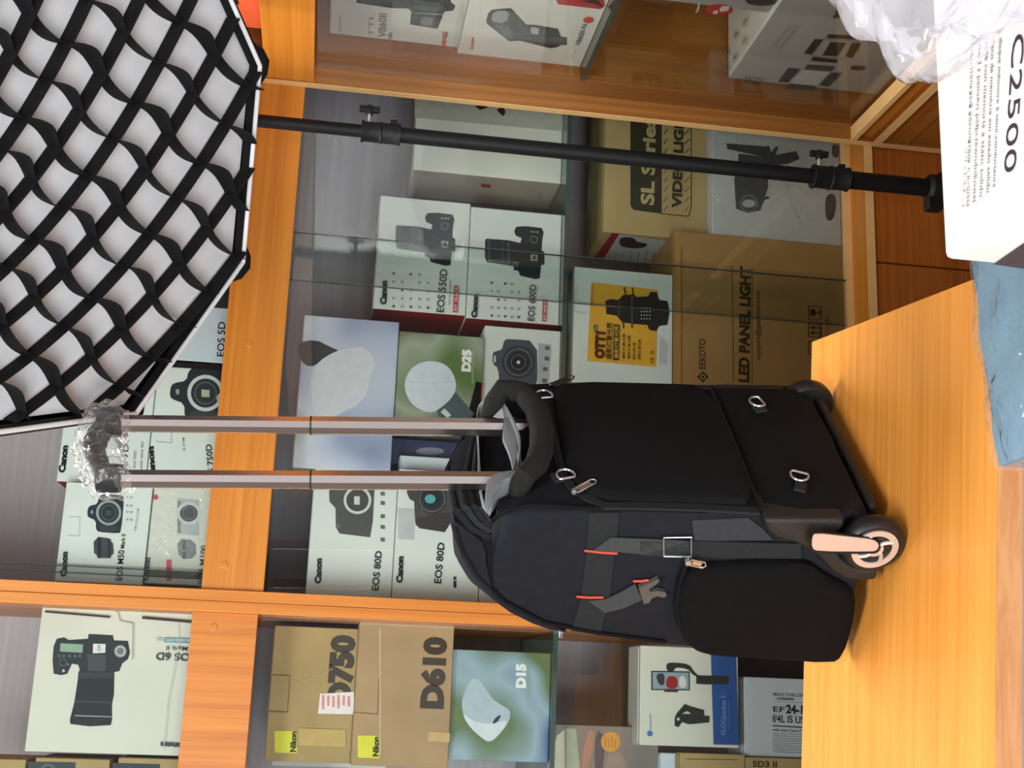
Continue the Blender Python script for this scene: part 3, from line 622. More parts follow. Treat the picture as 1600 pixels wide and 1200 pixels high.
A.text('OTT1', (266, 835), (272, 700), 48, (96, 40, 26), .05); A.rect((40, 36, 30), 218, 664, 234, 696, 0); A.text('Pro', (230, 692), (231, 668), 9, W_)
A.text('摄影灯聚光筒', (304, 838), (310, 655), 30, (70, 44, 24)); A.poly((40, 36, 32), [(318, 662), (346, 664), (342, 842), (314, 840)]); A.text('摄影灯聚光筒', (338, 834), (340, 670), 20, (214, 180, 90))
for i, L in enumerate((140, 130, 95, 110)): A.text('• 摄影灯聚光筒', (372+i*26, 848), (374+i*26, 848-L), 14, (80, 56, 26))
A.text('CE', (516, 858), (517, 828), 18, (50, 40, 24)); A.ring((60, 46, 26), 508, 802, 7, 10, 14); A.text('GEEKOTO', (212, 575), (214, 470), 9, (150, 100, 40))
for i in range(5): A.line((150, 154, 156), [(545+i*9, 860), (547+i*9, 720+i*8)], 2)
A.line((170, 178, 172), [(125, 470), (122, 600), (180, 605)], 2.5); A.done(t)
t, A = carton('plastic wrapped white box showing a black studio lamp, beside the brown carton', (1112, 402), (1322, 200), 2.425, .2, mat('grey_cream_carton', (198, 197, 190), .5, var=.04), bottom=ZB, x0=.9655, x1=1.4)
A.org(2.5, 2.5, 860, 0)
A.poly((40, 40, 40), [(688, 560), (830, 572), (855, 570), (862, 595), (880, 572), (890, 575), (880, 605), (960, 590), (974, 620), (930, 640), (850, 650), (820, 610), (690, 582)])
A.poly((46, 46, 46), [(735, 600), (820, 610), (850, 640), (850, 735), (838, 770), (852, 765), (855, 775), (836, 782), (820, 822), (770, 832), (725, 815), (718, 700), (732, 650)]); A.ell((176, 178, 176), 775, 795, 26, 16); A.ring((96, 98, 96), 775, 795, 28, 36)
A.poly((60, 50, 46), [(1080, 760), (1110, 755), (1118, 800), (1105, 860), (1078, 862), (1072, 800)], 1); A.poly((90, 62, 60), [(1100, 560), (1130, 570), (1125, 620), (1098, 610)], 1); A.done(t); zWL = t['zt']
a = t.children[0]
def wrap2(q):
    xa, xb, za, zb_ = .9655, 1.39, ZB, zWL; n, mm = 24, 20
    vs = [V((xa+.001+(xb-xa)*i/n, 2.4215+random.uniform(-.0014, .0014), za+.001+(zb_-za-.002)*j/mm)) for j in range(mm+1) for i in range(n+1)]
    q.add(vs, [(j*(n+1)+i, j*(n+1)+i+1, (j+1)*(n+1)+i+1, (j+1)*(n+1)+i) for j in range(mm) for i in range(n)])
part('shrink_wrap', wrap2, WRAP, t)
t, A = carton('kraft box printed SL Series VIDEO LIGHT on the wrapped lamp box', (942, 362), (1110, 175), 2.46, .17, TAN, bottom=zWL+.0014, x1=1.36)
A.poly((58, 54, 40), [(985, 130), (1034, 130), (1034, 334), (990, 328), (985, 322)]); A.text('SL Series', (1021, 321), (1024, 184), 21, (176, 158, 110), .02)
A.line((58, 54, 40), [(1034, 334), (1076, 338), (1080, 325), (1080, 130)], 1.4)
for i in range(12): A.line((74, 66, 46), [(1037, 330-i*15), (1043, 322-i*15)], 1); A.line((74, 66, 46), [(1070, 330-i*15), (1077, 322-i*15)], 1)
A.text('VIDEO LIGHT', (1064, 326), (1068, 168), 15, (58, 54, 40), .02); A.done(t)
xl = atY(942, 362, 2.46).x
Sd = Art((xl, 0, 0), (-1, 0, 0)); Sd.org(3.2, 3.2, 860, 300)
Sd.poly((186, 186, 182), [(345, 210), (615, 250), (590, 372), (255, 342)]); Sd.poly((150, 36, 44), [(345, 210), (310, 205), (215, 335), (262, 340)]); Sd.poly((44, 46, 48), [(345, 225), (420, 228), (430, 250), (490, 258), (470, 280), (400, 282), (345, 270)], 1)
for i in range(6): Sd.line((120, 122, 122), [(330+i*38, 300), (318+i*38, 345)], 3)
Sd.done(t, 'side_label', 'side_lettering')

# right cabinet boxes (fronts face left)
XF = 1.245
def rbox(label, ya, yb, za, zb_, m, depth=.14, X=XF, topm=None):
    t = thing('product_box', label, 'box', (X, (ya+yb)/2, za)); mats = [m]; fm = []
    if topm: mats.append(topm); fm = [((0, 0, 1), 1)]
    part('carton', lambda q: q.box((X, ya, za), (X+depth, yb, zb_), bev=.0015, fm=fm), mats, t)
    part('closing_flap', lambda q: q.box((X+.006, ya+.004, zb_-.0005), (X+depth-.004, yb-.004, zb_+.0012)), topm or m, t)
    return t, Art((X, 0, 0), (-1, 0, 0))
yv = atX(905, 105, XF).y; zv = atX(715, 80, XF).z
t, A = rbox('white flash box marked V860II-N with a side-on flash picture, lower on the glass shelf', 1.78, yv, zs, zv, WHITE)
A.org(3.333, 3.333, 500, 0)
A.poly((66, 68, 70), [(866, 110), (875, 70), (895, 50), (995, 42), (1075, 130), (1110, 128), (1240, 150), (1255, 190), (1285, 195), (1285, 235), (1255, 235), (1240, 245), (1200, 252), (1055, 215), (1040, 212), (985, 215), (870, 125)]); A.poly((150, 154, 156), [(900, 60), (985, 52), (975, 120), (890, 118)], 1); A.poly((100, 104, 106), [(905, 128), (985, 130), (1010, 205), (960, 190)]); A.poly((34, 36, 38), [(1100, 130), (1240, 152), (1250, 190), (1165, 200), (1060, 190)]); A.poly((170, 172, 174), [(1100, 140), (1140, 145), (1138, 180), (1098, 175)])
A.text('Godox', (798, 258), (803, 192), 18, (196, 70, 54)); A.text('V860II-N', (1352, 240), (1392, 128), 26, (96, 98, 100)); A.ell((206, 84, 60), 1397, 105, 27, 16); A.poly((176, 58, 60), [(1230, 0), (1240, 22), (1460, 48), (1482, 30), (1470, -60), (1230, -60)]); A.poly((60, 52, 40), [(1365, 8), (1425, 20), (1480, 40), (1440, -10)]); A.line((190, 194, 194), [(1310, 298), (1335, 255)], 3); A.done(t)
yv2 = atX(513, 52, XF).y; zv2 = atX(513, 52, XF).z
t, A = rbox('white flash box marked V860II with a battery picture, stacked upper on the glass shelf', 1.78, yv2, zv+.0014, z(.052), WHITE)
A.org(3.333, 3.333, 500, 0)
A.poly((44, 50, 54), [(190, 15), (370, 42), (460, 45), (480, 65), (640, 75), (650, 60), (695, 55), (705, 30), (680, 10), (700, -60), (190, -60)]); A.poly((70, 84, 86), [(490, 0), (630, 15), (620, 60), (490, 45)]); A.poly((40, 42, 42), [(475, 66), (640, 78), (612, 150), (468, 128)]); A.poly((120, 124, 122), [(530, 88), (590, 92), (580, 136), (520, 128)])
A.text('V860II', (342, 196), (348, 72), 40, (120, 122, 124)); A.text('TTL', (275, 190), (280, 70), 22, (150, 152, 152)); A.text('VING', (655, 247), (662, 165), 24, (200, 84, 54), .02); A.text('860', (664, 190), (668, 165), 14, (96, 98, 98)); A.text('Godox', (106, 160), (112, 85), 14, (176, 168, 160))
for i in range(3): A.line((170, 174, 172), [(690+i*12, 250), (735+i*12, 20)], 2.5)
A.rect((150, 152, 152), 355, 170, 376, 204, 0); A.done(t)
zt9 = atX(1126, 140, XF).z
t, A = rbox('large grey-white box printed with black video lamps, standing on the right cabinet floor', 1.62, 2.262, ZQ, zt9, mat('grey_white_carton', (168, 172, 170), .5, var=.03), .2, topm=WHITE)
A.org(5.333, 5.333, 1050, 0)
D_ = (50, 52, 48)
for q in ([(1300, 285), (1535, 300), (1525, 330), (1285, 318)], [(1190, 325), (1260, 330), (1160, 458), (1098, 445)], [(1320, 350), (1450, 358), (1380, 470), (1252, 462)], [(1500, 358), (1575, 362), (1500, 485), (1445, 470)], [(1175, 475), (1385, 500), (1370, 525), (1155, 508)], [(1125, 540), (1360, 555), (1330, 595), (1105, 575)], [(970, 565), (1070, 578), (965, 690), (880, 682)], [(1325, 605), (1420, 610), (1310, 720), (1225, 712)], [(975, 698), (1200, 722), (1175, 755), (945, 738)], [(1505, 548), (1610, 555), (1600, 588), (1480, 582)]): A.poly(D_, q)
A.poly((196, 200, 198), [(1085, 582), (1320, 600), (1210, 715), (985, 695)]); A.line((110, 112, 108), [(1262, 330), (1545, 345), (1440, 492), (1160, 468), (1262, 330)], 3)
A.line((120, 122, 120), [(600, 635), (790, 665), (765, 712), (565, 690), (600, 635)], 3); A.line((70, 72, 70), [(620, 650), (660, 655), (640, 685), (605, 680), (620, 650)], 5); A.line((70, 72, 70), [(690, 655), (750, 672), (735, 695), (665, 690)], 5)
A.line((140, 144, 142), [(840, 392), (985, 215)], 6); A.line((130, 134, 132), [(890, 408), (1045, 215)], 6); A.text('900', (1385, 158), (1440, 40), 50, (70, 72, 72), .03); A.done(t)
Tp = Art((0, 0, zt9+.0012), (0, 0, 1)); Tp.org(5.333, 5.333, 1050, 0)
for cx, cy in ((460, 560), (460, 430), (525, 480), (530, 290), (600, 340), (600, 190)): Tp.line((150, 156, 154), [(cx-18, cy+38), (cx+18, cy+22), (cx+16, cy-42), (cx-14, cy-26), (cx-18, cy+38)], 3); Tp.line((90, 96, 94), [(cx-6, cy+16), (cx+6, cy-22)], 7)
Tp.done(t, 'top_icons')
zg = zt9+.0014+.0012; yg = atX(1268, 28, XF-.03).y
t, A = rbox('grey camera box with a red oval badge on top of the lamp box', 1.70, atX(1268, 28, XF+.012).y, zg, zg+.21, GREY, .16, X=XF+.012, topm=WHITE)
A.org(5.333, 5.333, 1050, 0)
A.ell((170, 50, 52), 392, 82, 116, 46); A.poly((206, 196, 186), [(420, 50), (480, 50), (470, 90), (400, 100), (395, 75)]); A.poly((206, 196, 186), [(345, 90), (385, 85), (380, 115), (340, 115)]); A.text('Canon', (215, 105), (235, 20), 22, (190, 194, 194), .045); A.poly((66, 66, 62), [(600, -40), (620, 30), (700, 48), (800, 48), (880, 30), (920, -40)], 1); A.done(t)
# orange box above the right rail
t, A = rbox('bright orange box on the upper right shelf, behind the softbox corner', 1.7, 2.19, z(.138), z(.36), mat('bright_orange_carton', (226, 96, 52), .45, var=.04), X=1.2); A.poly((240, 150, 90), [(330, 0), (340, 40), (338, 45), (326, 5)]); A.done(t)
tag(cd_, 'thin white card leaning behind the kraft Nikon boxes', 'card')

# ------------------------------------------------------------------ counter
ZC = z(-.72)
CO = V((.543, 1.763, 0)); CL = V((-.993, .119, 0)).normalized(); CF = V((-.119, -.993, 0)).normalized()
def cpt(l, d, zz): q = CO+CL*l+CF*d; return V((q.x, q.y, zz))
def slab(b, l0, l1, d0, d1, z0, z1, mi=0): b.prism([cpt(l0, d0, z0), cpt(l1, d0, z0), cpt(l1, d1, z0), cpt(l0, d1, z0)], (0, 0, z1-z0), mi)
ct = thing('shop_counter', 'light beech counter carrying the black rolling camera bag', 'counter', (0, 1.5, 0))
CTOP = wood('counter_beech', (243, 166, 76), (228, 146, 58), 'X', .32, rz=math.atan2(.119, .993), fine=1.1)
CFR = wood('counter_front_shaded_beech', (196, 140, 92), (176, 116, 66), 'X', .4)  # worktop beech darkened: shade of the front put into the colour
part('worktop', lambda b: slab(b, 0, 2.2, .002, .538, ZC-.03, ZC), CTOP, ct)
part('front_edge', lambda b: slab(b, 0, 2.2, .538, .540, ZC-.03, ZC-.0005), CFR, ct)
part('back_edge', lambda b: slab(b, 0, 2.2, 0, .002, ZC-.03, ZC-.0005), EDGE, ct)
part('side_panel', lambda b: slab(b, .03, .048, .04, .5, .0, ZC-.03), WOOD_V, ct)
part('side_panel', lambda b: slab(b, 2.15, 2.168, .04, .5, .0, ZC-.03), WOOD_V, ct)
part('back_panel', lambda b: slab(b, .048, 2.15, .04, .058, .05, ZC-.03), mat('pale_mauve_bounce_board', (200, 192, 198), .6, var=.03), ct)  # unseen back, coloured pale to bounce light toward the lower cabinets
part('shelf_board', lambda b: slab(b, .048, 2.15, .06, .48, .5, .518), WOOD_D, ct)
part('bottom_board', lambda b: slab(b, .048, 2.15, .06, .48, .05, .068), WOOD_D, ct)
part('glass_front', lambda b: slab(b, .048, 2.15, .49, .495, .07, ZC-.032), GLASS, ct)
sc_ = thing('shop_counter', 'side counter under the white carton and the blue packet', 'counter', (.6, .7, 0))
part('worktop', lambda b: b.box((.285, .25, ZC-.03), (1.1, 1.19, ZC-.0005), bev=.002), CTOP, sc_)
part('body', lambda b: b.box((.34, .3, 0), (1.08, 1.15, ZC-.03)), WOOD_D, sc_)

# ------------------------------------------------------------------ rolling camera bag
w1 = atZ(1407, 850, ZC); w2 = atZ(1290, 622, ZC); ex = (w2-w1); LW = ex.length; ex.normalize()
eyg = V((-ex.y, ex.x, 0)); ph = math.radians(4)
ey = eyg*math.cos(ph)-V((0, 0, math.sin(ph))); ez = V((0, 0, math.cos(ph)))+eyg*math.sin(ph)
BR3 = Matrix((ex, ey, ez)).transposed(); BM = Matrix.Translation(w1) @ BR3.to_4x4(); BI = BM.inverted()
bag = bpy.data.objects.new('rolling_camera_bag', None); COL.objects.link(bag); bag.matrix_world = BM; bag['localspace'] = 1
tag(bag, 'black wheeled camera bag with raised silver trolley handle on the counter', 'bag')
BO = BI @ CAM; BRI = BI.to_3x3()
def bl(x, y, axis, val):
    r = BRI @ ray(x, y); i = 'xyz'.index(axis); return BO+r*((val-BO[i])/r[i])
CLOTH = mat('black_nylon', (17, 18, 21), .9, var=.12, scale=60, bump=.25, bscale=900, spec=.2)
CLOTHB = mat('black_nylon_back', (11, 12, 14), .9, var=.12, scale=60, bump=.25, bscale=900, spec=.2)
CLOTHG = mat('charcoal_webbing', (32, 35, 37), .85, var=.1, scale=120, bump=.3, bscale=700, spec=.25)
CLOTHS = mat('slate_side_nylon', (25, 27, 33), .9, var=.12, scale=60, bump=.25, bscale=900, spec=.2)
PLAST = mat('grey_handle_plastic', (122, 130, 134), .4, var=.05)
HOUS = mat('black_wheel_housing', (26, 25, 24), .6, bump=.3, bscale=500)
REDT = mat('red_stitching', (206, 66, 48), .6)
XA, XB = .02, .312; XC = (XA+XB)/2; HW = (XB-XA)/2
def prof(x):
    e = max(0, min(1, (abs(x-XC)-.075)/.045)); zb_ = .468+.045*e*e*(3-2*e)
    return [(-.035, .06), (-.036, .16), (-.037, .27), (-.036, .36), (-.035, .43), (-.032, zb_-.02), (-.022, zb_), (.008, zb_+.002), (.026, zb_+.012), (.033, .535), (.045, .556), (.066, .556), (.092, .543), (.116, .519), (.138, .487), (.157, .447), (.179, .352), (.196, .256), (.207, .15), (.212, .07), (.205, .042), (.175, .03), (.05, .028), (-.015, .032), (-.03, .042)]
def bodyring(x, ins):
    out = []
    rr = .115 if x > XC else .05; t = max(0, min(1, (abs(x-XC)-(HW-rr))/rr)); dz = (.075 if x > XC else .03)*(1-math.sqrt(1-t*t))
    for y, zz in prof(x):
        w = max(0, min(1, (zz-.4)/.12)); zz -= dz*w
        cy, cz = .085, .29; L = math.hypot(y-cy, zz-cz); k = 1-ins/L
        out.append((x, cy+(y-cy)*k, cz+(zz-cz)*k))
    return out
def body(b):
    st = [(XA, .006), (XA+.0015, .003), (XA+.005, .001), (XA+.011, 0), (XA+.02, 0)]
    st += [(XA+.02+(XB-XA-.04)*i/14, 0) for i in range(1, 14)]
    st += [(XB-.02, 0), (XB-.011, .001), (XB-.005, .003), (XB-.0015, .006), (XB, .01)]
    vs = []; n = len(prof(0))
    for x, i in st: vs += bodyring(x, i)
    fs = []
    for k in range(len(st)-1): fs += [(k*n+i, k*n+(i+1) % n, (k+1)*n+(i+1) % n, (k+1)*n+i) for i in range(n)]
    fs += [tuple(range(n)), tuple(range((len(st)-1)*n, len(st)*n))]
    b.add(vs, fs)
    for i, f in enumerate(b.f):
        pass
part('body', body, CLOTHS, bag, True)
YP = -.038
def bpoly(pts, axis, val): return [bl(x, y, axis, val) for x, y in pts]
# zipped pocket and lower panel on the back
part('zip_pocket', lambda b: b.pad(bpoly(chaikin([(864, 612), (866, 640), (874, 680), (884, 735), (900, 762), (930, 783), (1000, 787), (1100, 790), (1186, 793), (1150, 700), (1112, 610), (1000, 606), (900, 604)], 1), 'y', YP+.002), (0, -1, 0), .013, .012), CLOTHB, bag, True)
part('lower_back_panel', lambda b: b.pad(bpoly([(1113, 610), (1152, 702), (1190, 795), (1250, 806), (1316, 806), (1325, 760), (1300, 690), (1272, 640), (1240, 612), (1180, 610)], 'y', YP+.004), (0, -1, 0), .007, .006), CLOTHB, bag, True)
part('seam_piping', lambda b: b.tube(bpoly([(1112, 609), (1130, 650), (1152, 702), (1172, 752), (1190, 795)], 'y', YP-.008), .0022, 6), CLOTH, bag, True)
zp = part('zipper', lambda b: (b.ribbon(bpoly([(849, 628), (860, 668), (868, 700), (878, 738), (893, 762), (915, 778)], 'y', YP-.001), .011, (0, -1, 0), .002)), CLOTHG, bag)
part('zipper', lambda b: (b.ribbon(bpoly([(915, 778), (945, 792), (1000, 792), (1100, 795), (1186, 800)], 'y', YP+.001), .012, (0, -1, 0), .003)), CLOTHG, bag)
part('zipper', lambda b: (b.ribbon(bpoly([(886, 606), (960, 603), (1040, 606), (1110, 607)], 'y', YP-.001), .008, (0, -1, 0), .003)), CLOTHG, bag)
part('seam_piping', lambda b: (b.tube(bpoly([(850, 622), (861, 668), (870, 705), (880, 745)], 'y', YP-.004), .0018, 6)), CLOTHG, bag, True)
def pull(A, B):
    def f(b):
        a, c = bl(*A, 'y', YP-.012), bl(*B, 'y', YP-.012); d = (c-a).normalized(); s = V((0, 1, 0)).cross(d)*.0042
        b.tube([a-s*.6, a+d*.004-s, c-d*.004-s, c-s*.4, c+s*.4, c-d*.004+s, a+d*.004+s, a+s*.6], .0011, 6, closed=True)
        b.prism([a+d*.006-s*.7, c-d*.008-s*.7, c-d*.008+s*.7, a+d*.006+s*.7], (0, .0012, 0))
        b.lathe([(.003, -.003), (.004, 0), (.003, .003)], a, (0, 1, 0), 10)
    return f
part('zip_pull', pull((897, 768), (930, 750)), CHROME, bag, True)
part('zip_pull', pull((862, 602), (896, 588)), mat('dark_chrome', (70, 72, 74), .25, 1), bag, True)
def dring(px, r, rot=0):
    c = bl(*px, 'y', YP-.012); pts = []
    for k in range(24):
        a = math.pi*2*k/24; x_, y_ = math.cos(a)*r, max(math.sin(a), -.55)*r
        pts.append(c+V((x_*math.cos(rot)-y_*math.sin(rot), 0, x_*math.sin(rot)+y_*math.cos(rot))))
    return lambda b: b.tube(pts, .0016, 8, closed=True)
def tab(px, w, h, rot=0):
    c = bl(*px, 'y', YP-.006)
    def f(b):
        d = V((math.sin(-rot), 0, math.cos(rot))); s = V((math.cos(rot), 0, math.sin(rot)))
        b.prism([c-s*w/2-d*h/2, c+s*w/2-d*h/2, c+s*w/2+d*h/2, c-s*w/2+d*h/2], (0, -.004, 0))
    return f
for px, tb, rot in (((1249, 742), (1250, 763), 1.15), ((1184, 627), (1186, 640), .25), ((850, 617), (838, 622), -1.4), ((884, 742), (872, 748), -1.3)):
    part('d_ring', dring(px, .0115, rot), CHROME, bag, True)
    part('ring_tab', tab(tb, .015, .016, rot), CLOTHG, bag)
# side: edge piping, lid piping
part('edge_piping', lambda b: b.tube([bl(x, y, 'x', XA+.003) for x, y in ((1192, 806), (1100, 800), (1000, 796), (900, 793), (860, 790), (825, 790), (800, 795), (780, 804), (768, 815))], .0028, 8), CLOTHB, bag, True)
part('lid_piping', lambda b: b.tube(bpoly([(712, 822), (722, 856), (746, 898), (788, 940), (852, 973), (940, 990), (1040, 1003)], 'x', XA-.003), .0026, 8), CLOTHB, bag, True)
# gusset folds over the top
def mixpx(yp, ys, xp): return [bl(*p, 'y', yp) for p in ys]+[bl(*p, 'x', XA-.002) for p in xp]
for yp, ys, xp, r, mm in ((.056, [(742, 652), (722, 690), (699, 738)], [(713, 800), (735, 822), (764, 838)], .0055, CLOTHS), (.046, [(745, 660), (731, 690), (713, 740)], [(727, 795), (745, 815), (765, 828)], .005, CLOTHG), (.034, [(748, 668), (738, 695), (728, 745)], [(741, 793), (753, 808), (766, 820)], .0045, CLOTHS), (.027, [(750, 675), (744, 700), (740, 745)], [(750, 795), (766, 814)], .003, CLOTHG)):
    part('gusset_fold', lambda b: b.tube(mixpx(yp, ys, xp), r, 8), mm, bag, True)
part('lid_side', lambda b: b.pad(bpoly(chaikin([(700, 800), (712, 850), (738, 900), (780, 944), (850, 978), (895, 984), (842, 966), (795, 944), (768, 926), (757, 885), (756, 842), (736, 826)], 1), 'x', XA+.004), (-1, 0, 0), .008, .004), CLOTHS, bag, True)
part('lid_gap', lambda b: b.prism(bpoly([(758, 834), (768, 833), (771, 925), (766, 922), (760, 885)], 'x', XA+.001), (-.002, 0, 0)), CLOTHB, bag)
# side webbing, strap and buckle
def sp(pts, zx, ox, oy, val): return [bl(ox+x/zx, oy+y/zx, 'x', val) for x, y in pts]
part('webbing', lambda b: b.prism(sp([(960, 0), (1130, 0), (1100, 250), (1075, 480), (1020, 680), (862, 655), (915, 480), (945, 230)], 3.556, 650, 800, XA), (-.0018, 0, 0)), CLOTHG, bag)
part('compression_strap', lambda b: b.prism(sp([(985, 210), (1080, 138), (1300, 146), (1515, 158), (1515, 245), (1300, 232), (1120, 218)], 3.556, 650, 800, XA-.003), (-.002, 0, 0)), mat('grey_webbing', (48, 54, 54), .75, var=.1, scale=150, bump=.3, bscale=700), bag)
part('buckle_strap', lambda b: b.prism(sp([(958, 490), (1050, 555), (1150, 530), (1258, 482), (1216, 396), (1140, 440), (1060, 478)], 3.556, 650, 800, XA-.003), (-.0022, 0, 0)), MC['grey_webbing'], bag)
part('buckle', lambda b: b.prism(sp([(1232, 402), (1300, 372), (1340, 352), (1348, 366), (1318, 392), (1290, 408), (1296, 424), (1340, 418), (1380, 426), (1388, 444), (1372, 456), (1338, 448), (1308, 458), (1290, 484), (1262, 492)], 3.556, 650, 800, XA-.003), (-.007, 0, 0)), mat('grey_buckle', (78, 78, 76), .4), bag)
for a, c in (((935, 214), (1118, 230)), ((892, 470), (1040, 474)), ((1206, 384), (1292, 378))):
    part('bar_tack', lambda b: b.tube(sp([a, ((a[0]+c[0])/2, (a[1]+c[1])/2+3), c], 3.556, 650, 800, XA-.0055), .0016, 6), REDT, bag)
part('ribbed_panel', lambda b: b.prism(sp([(205, 590), (430, 580), (490, 625), (530, 668), (215, 672)], 2.553, 1000, 580, XA), (-.003, 0, 0)), mat('ribbed_slate', (38, 40, 48), .8, var=.1, scale=200, bump=.4, bscale=300), bag)
part('lower_strap', lambda b: b.prism(sp([(0, 672), (190, 672), (640, 684), (640, 742), (195, 738), (0, 730)], 2.553, 1000, 580, XA-.002), (-.003, 0, 0)), CLOTHG, bag)
part('ladder_lock', lambda b: b.tube(sp([(95, 664), (205, 662), (205, 740), (95, 738)], 2.553, 1000, 580, XA-.006), .0015, 6, closed=True), CHROME, bag, True)
sd = part('side_pocket', lambda b: b.pad(sp(chaikin([(185, 760), (150, 850), (140, 930), (155, 1020), (200, 1085), (280, 1108), (500, 1122), (760, 1135), (800, 1110), (835, 1000), (850, 900), (840, 850), (740, 800), (660, 740), (500, 745)], 1), 2.553, 1000, 580, XA), (-1, 0, 0), .02, .014), mat('dark_brown_black_mesh', (14, 13, 14), .95, var=.12, scale=80, bump=.35, bscale=800, spec=.12), bag, True)
part('pocket_piping', lambda b: b.tube(sp([(190, 752), (158, 850), (146, 930), (160, 1020), (205, 1085), (280, 1108), (500, 1122), (700, 1132)], 2.553, 1000, 580, XA-.011), .0028, 8), CLOTHB, sd, True)
def pull2(b):
    a, c = bl(1075, 878, 'x', XA-.02), bl(1103, 884, 'x', XA-.02); d = (c-a).normalized(); s = V((1, 0, 0)).cross(d)*.0045
    b.tube([a, a+d*.004-s, c-d*.003-s, c, c-d*.003+s, a+d*.004+s], .0011, 6, closed=True); b.prism([a+d*.006-s*.6, c-d*.006-s*.6, c-d*.006+s*.6, a+d*.006+s*.6], (.0015, 0, 0)); b.lathe([(.004, -.003), (.004, .003)], a, (1, 0, 0), 10)
part('zip_pull', pull2, CHROME, sd, True)
# handle tray, grab handle
TR = [(760, 800), (753, 778), (750, 740), (747, 690), (745, 660), (750, 641), (766, 633), (784, 638), (797, 660), (808, 690), (810, 715), (806, 738), (799, 752), (783, 762), (768, 782)]
TY = [.02, .02, .02, .02, .02, .005, -.012, -.03, -.04, -.04, -.04, -.04, -.04, -.036, -.02]
def tray(b):
    Q = [bl(*p, 'y', yy) for p, yy in zip(TR, TY)]; P = []
    for i in range(len(Q)):
        a_, b_, c_, d_ = Q[i-1], Q[i], Q[(i+1) % len(Q)], Q[(i+2) % len(Q)]
        for t in (0, .25, .5, .75): P.append(.5*((2*b_)+(c_-a_)*t+(2*a_-5*b_+4*c_-d_)*t*t+(3*b_-a_-3*c_+d_)*t**3))
    n = len(P); c = sum(P, V())/n; vs = []
    for p in P:
        o = (p-c); o.y = 0; o = o.normalized()*.003; vs += [p+V((0, -.01, 0)), p+V((0, .02, 0)), p+o+V((0, .02, 0)), p+o+V((0, -.01, 0))]
    b.add(vs, [(i*4+k, i*4+(k+1) % 4, ((i+1) % n)*4+(k+1) % 4, ((i+1) % n)*4+k) for i in range(n) for k in range(4)])
tr = part('handle_tray', tray, PLAST, bag, True)
for pts, yy in (([(757, 790), (758, 771), (761, 755), (771, 742), (795, 738), (818, 735), (818, 747), (799, 753), (783, 763), (768, 783), (761, 804)], -.043), ([(791, 651), (799, 661), (809, 677), (811, 688), (808, 708), (805, 732), (800, 736), (798, 720), (789, 698), (784, 688), (787, 668)], -.036)):
    part('tray_lip', lambda b: b.pad(bpoly(chaikin(pts, 2), 'y', yy), (0, -1, 0), .004, .003), PLAST, tr, True)
part('tray_liner', lambda b: b.prism(bpoly(chaikin(TR, 2), 'y', .03), (0, .004, 0)), CLOTHB, tr)
def grab(b):
    P = bpoly(chaikin([(758, 622), (786, 607), (816, 613), (838, 640), (846, 670), (846, 702), (838, 726), (822, 741), (806, 746)], 0), 'y', -.056)
    q = []
    for i in range(len(P)-1):
        for t in (0, .5): q.append(P[i].lerp(P[i+1], t))
    q.append(P[-1]); q[0] += V((0, .035, 0)); q[1] += V((0, .015, 0)); q[-1] += V((0, .035, 0)); q[-2] += V((0, .015, 0))
    b.tube(q, [.007]+[.013+.003*math.sin(math.pi*i/(len(q)-1)) for i in range(1, len(q)-1)]+[.007], 12)
part('grab_handle', grab, mat('padded_grip_cloth', (15, 14, 13), .95, var=.1, scale=80, bump=.35, bscale=600), bag, True)
# trolley poles
POLE = mat('satin_aluminium', (226, 214, 210), .27, 1)
PJ = mat('dark_joint', (40, 38, 38), .4)
YQ = -.02
tops = []
for py, zb_ in ((749.5, .455), (664.5, .45)):
    c = (bl(300, py, 'y', YQ).x+bl(700, py+1, 'y', YQ).x)/2; zj = bl(486, py, 'y', YQ).z; ztp = bl(186, py, 'y', YQ).z
    def octo(w, d, ch): return [(-w+ch, -d), (w-ch, -d), (w, -d+ch), (w, d-ch), (w-ch, d), (-w+ch, d), (-w, d-ch), (-w, -d+ch)]
    def sect(b, z0, z1, s): b.prism([(c+x*s, YQ+y*s, z0) for x, y in octo(.0118, .0112, .0064)], (0, 0, z1-z0))
    tp = part('trolley_pole', lambda b: sect(b, zb_, zj-.001, 1), POLE, bag)
    part('inner_pole', lambda b: sect(b, zj+.0012, ztp, .93), POLE, tp)
    part('pole_joint', lambda b: sect(b, zj-.001, zj+.0012, 1.05), PJ, tp)
    tops.append((c, ztp))
def grip(b):
    (a, za), (c, zc_) = tops; b.box((a-.014, YQ-.013, za-.004), (a+.016, YQ+.013, za+.028), bev=.004); b.box((c-.016, YQ-.013, zc_-.004), (c+.014, YQ+.013, zc_+.028), bev=.004)
    n = 14; b.tube([(a+(c-a)*i/n, YQ, za+(zc_-za)*i/n+.016+.016*math.sin(math.pi*i/n)) for i in range(n+1)], [.013+.003*math.sin(i*1.9)**2 for i in range(n+1)], 14)
gp = part('trolley_grip', grip, mat('black_rubber_grip', (30, 30, 31), .5, var=.1), bag, True)
PLASTICW = glassmat('crumpled_clear_plastic', (.98, .98, .985), 1.34, .07, milk=.05, bump=.9, bscale=60)
def wrapg(b):
    (a, za), (c, zc_) = tops; n, mm = 22, 20; vs = []
    for i in range(n+1):
        u = -.16+1.32*i/n
        for k in range(mm):
            w = 2*math.pi*k/mm; r = (.030+random.uniform(-.006, .006))*(1 if 0 < i < n else .45)
            vs.append((a+(c-a)*u+random.uniform(-.003, .003), YQ+r*math.cos(w)*.9, za+(zc_-za)*u+.014+.012*math.sin(math.pi*max(0, min(1, u)))+r*math.sin(w)))
    b.add(vs, [(i*mm+k, i*mm+(k+1) % mm, (i+1)*mm+(k+1) % mm, (i+1)*mm+k) for i in range(n) for k in range(mm)])
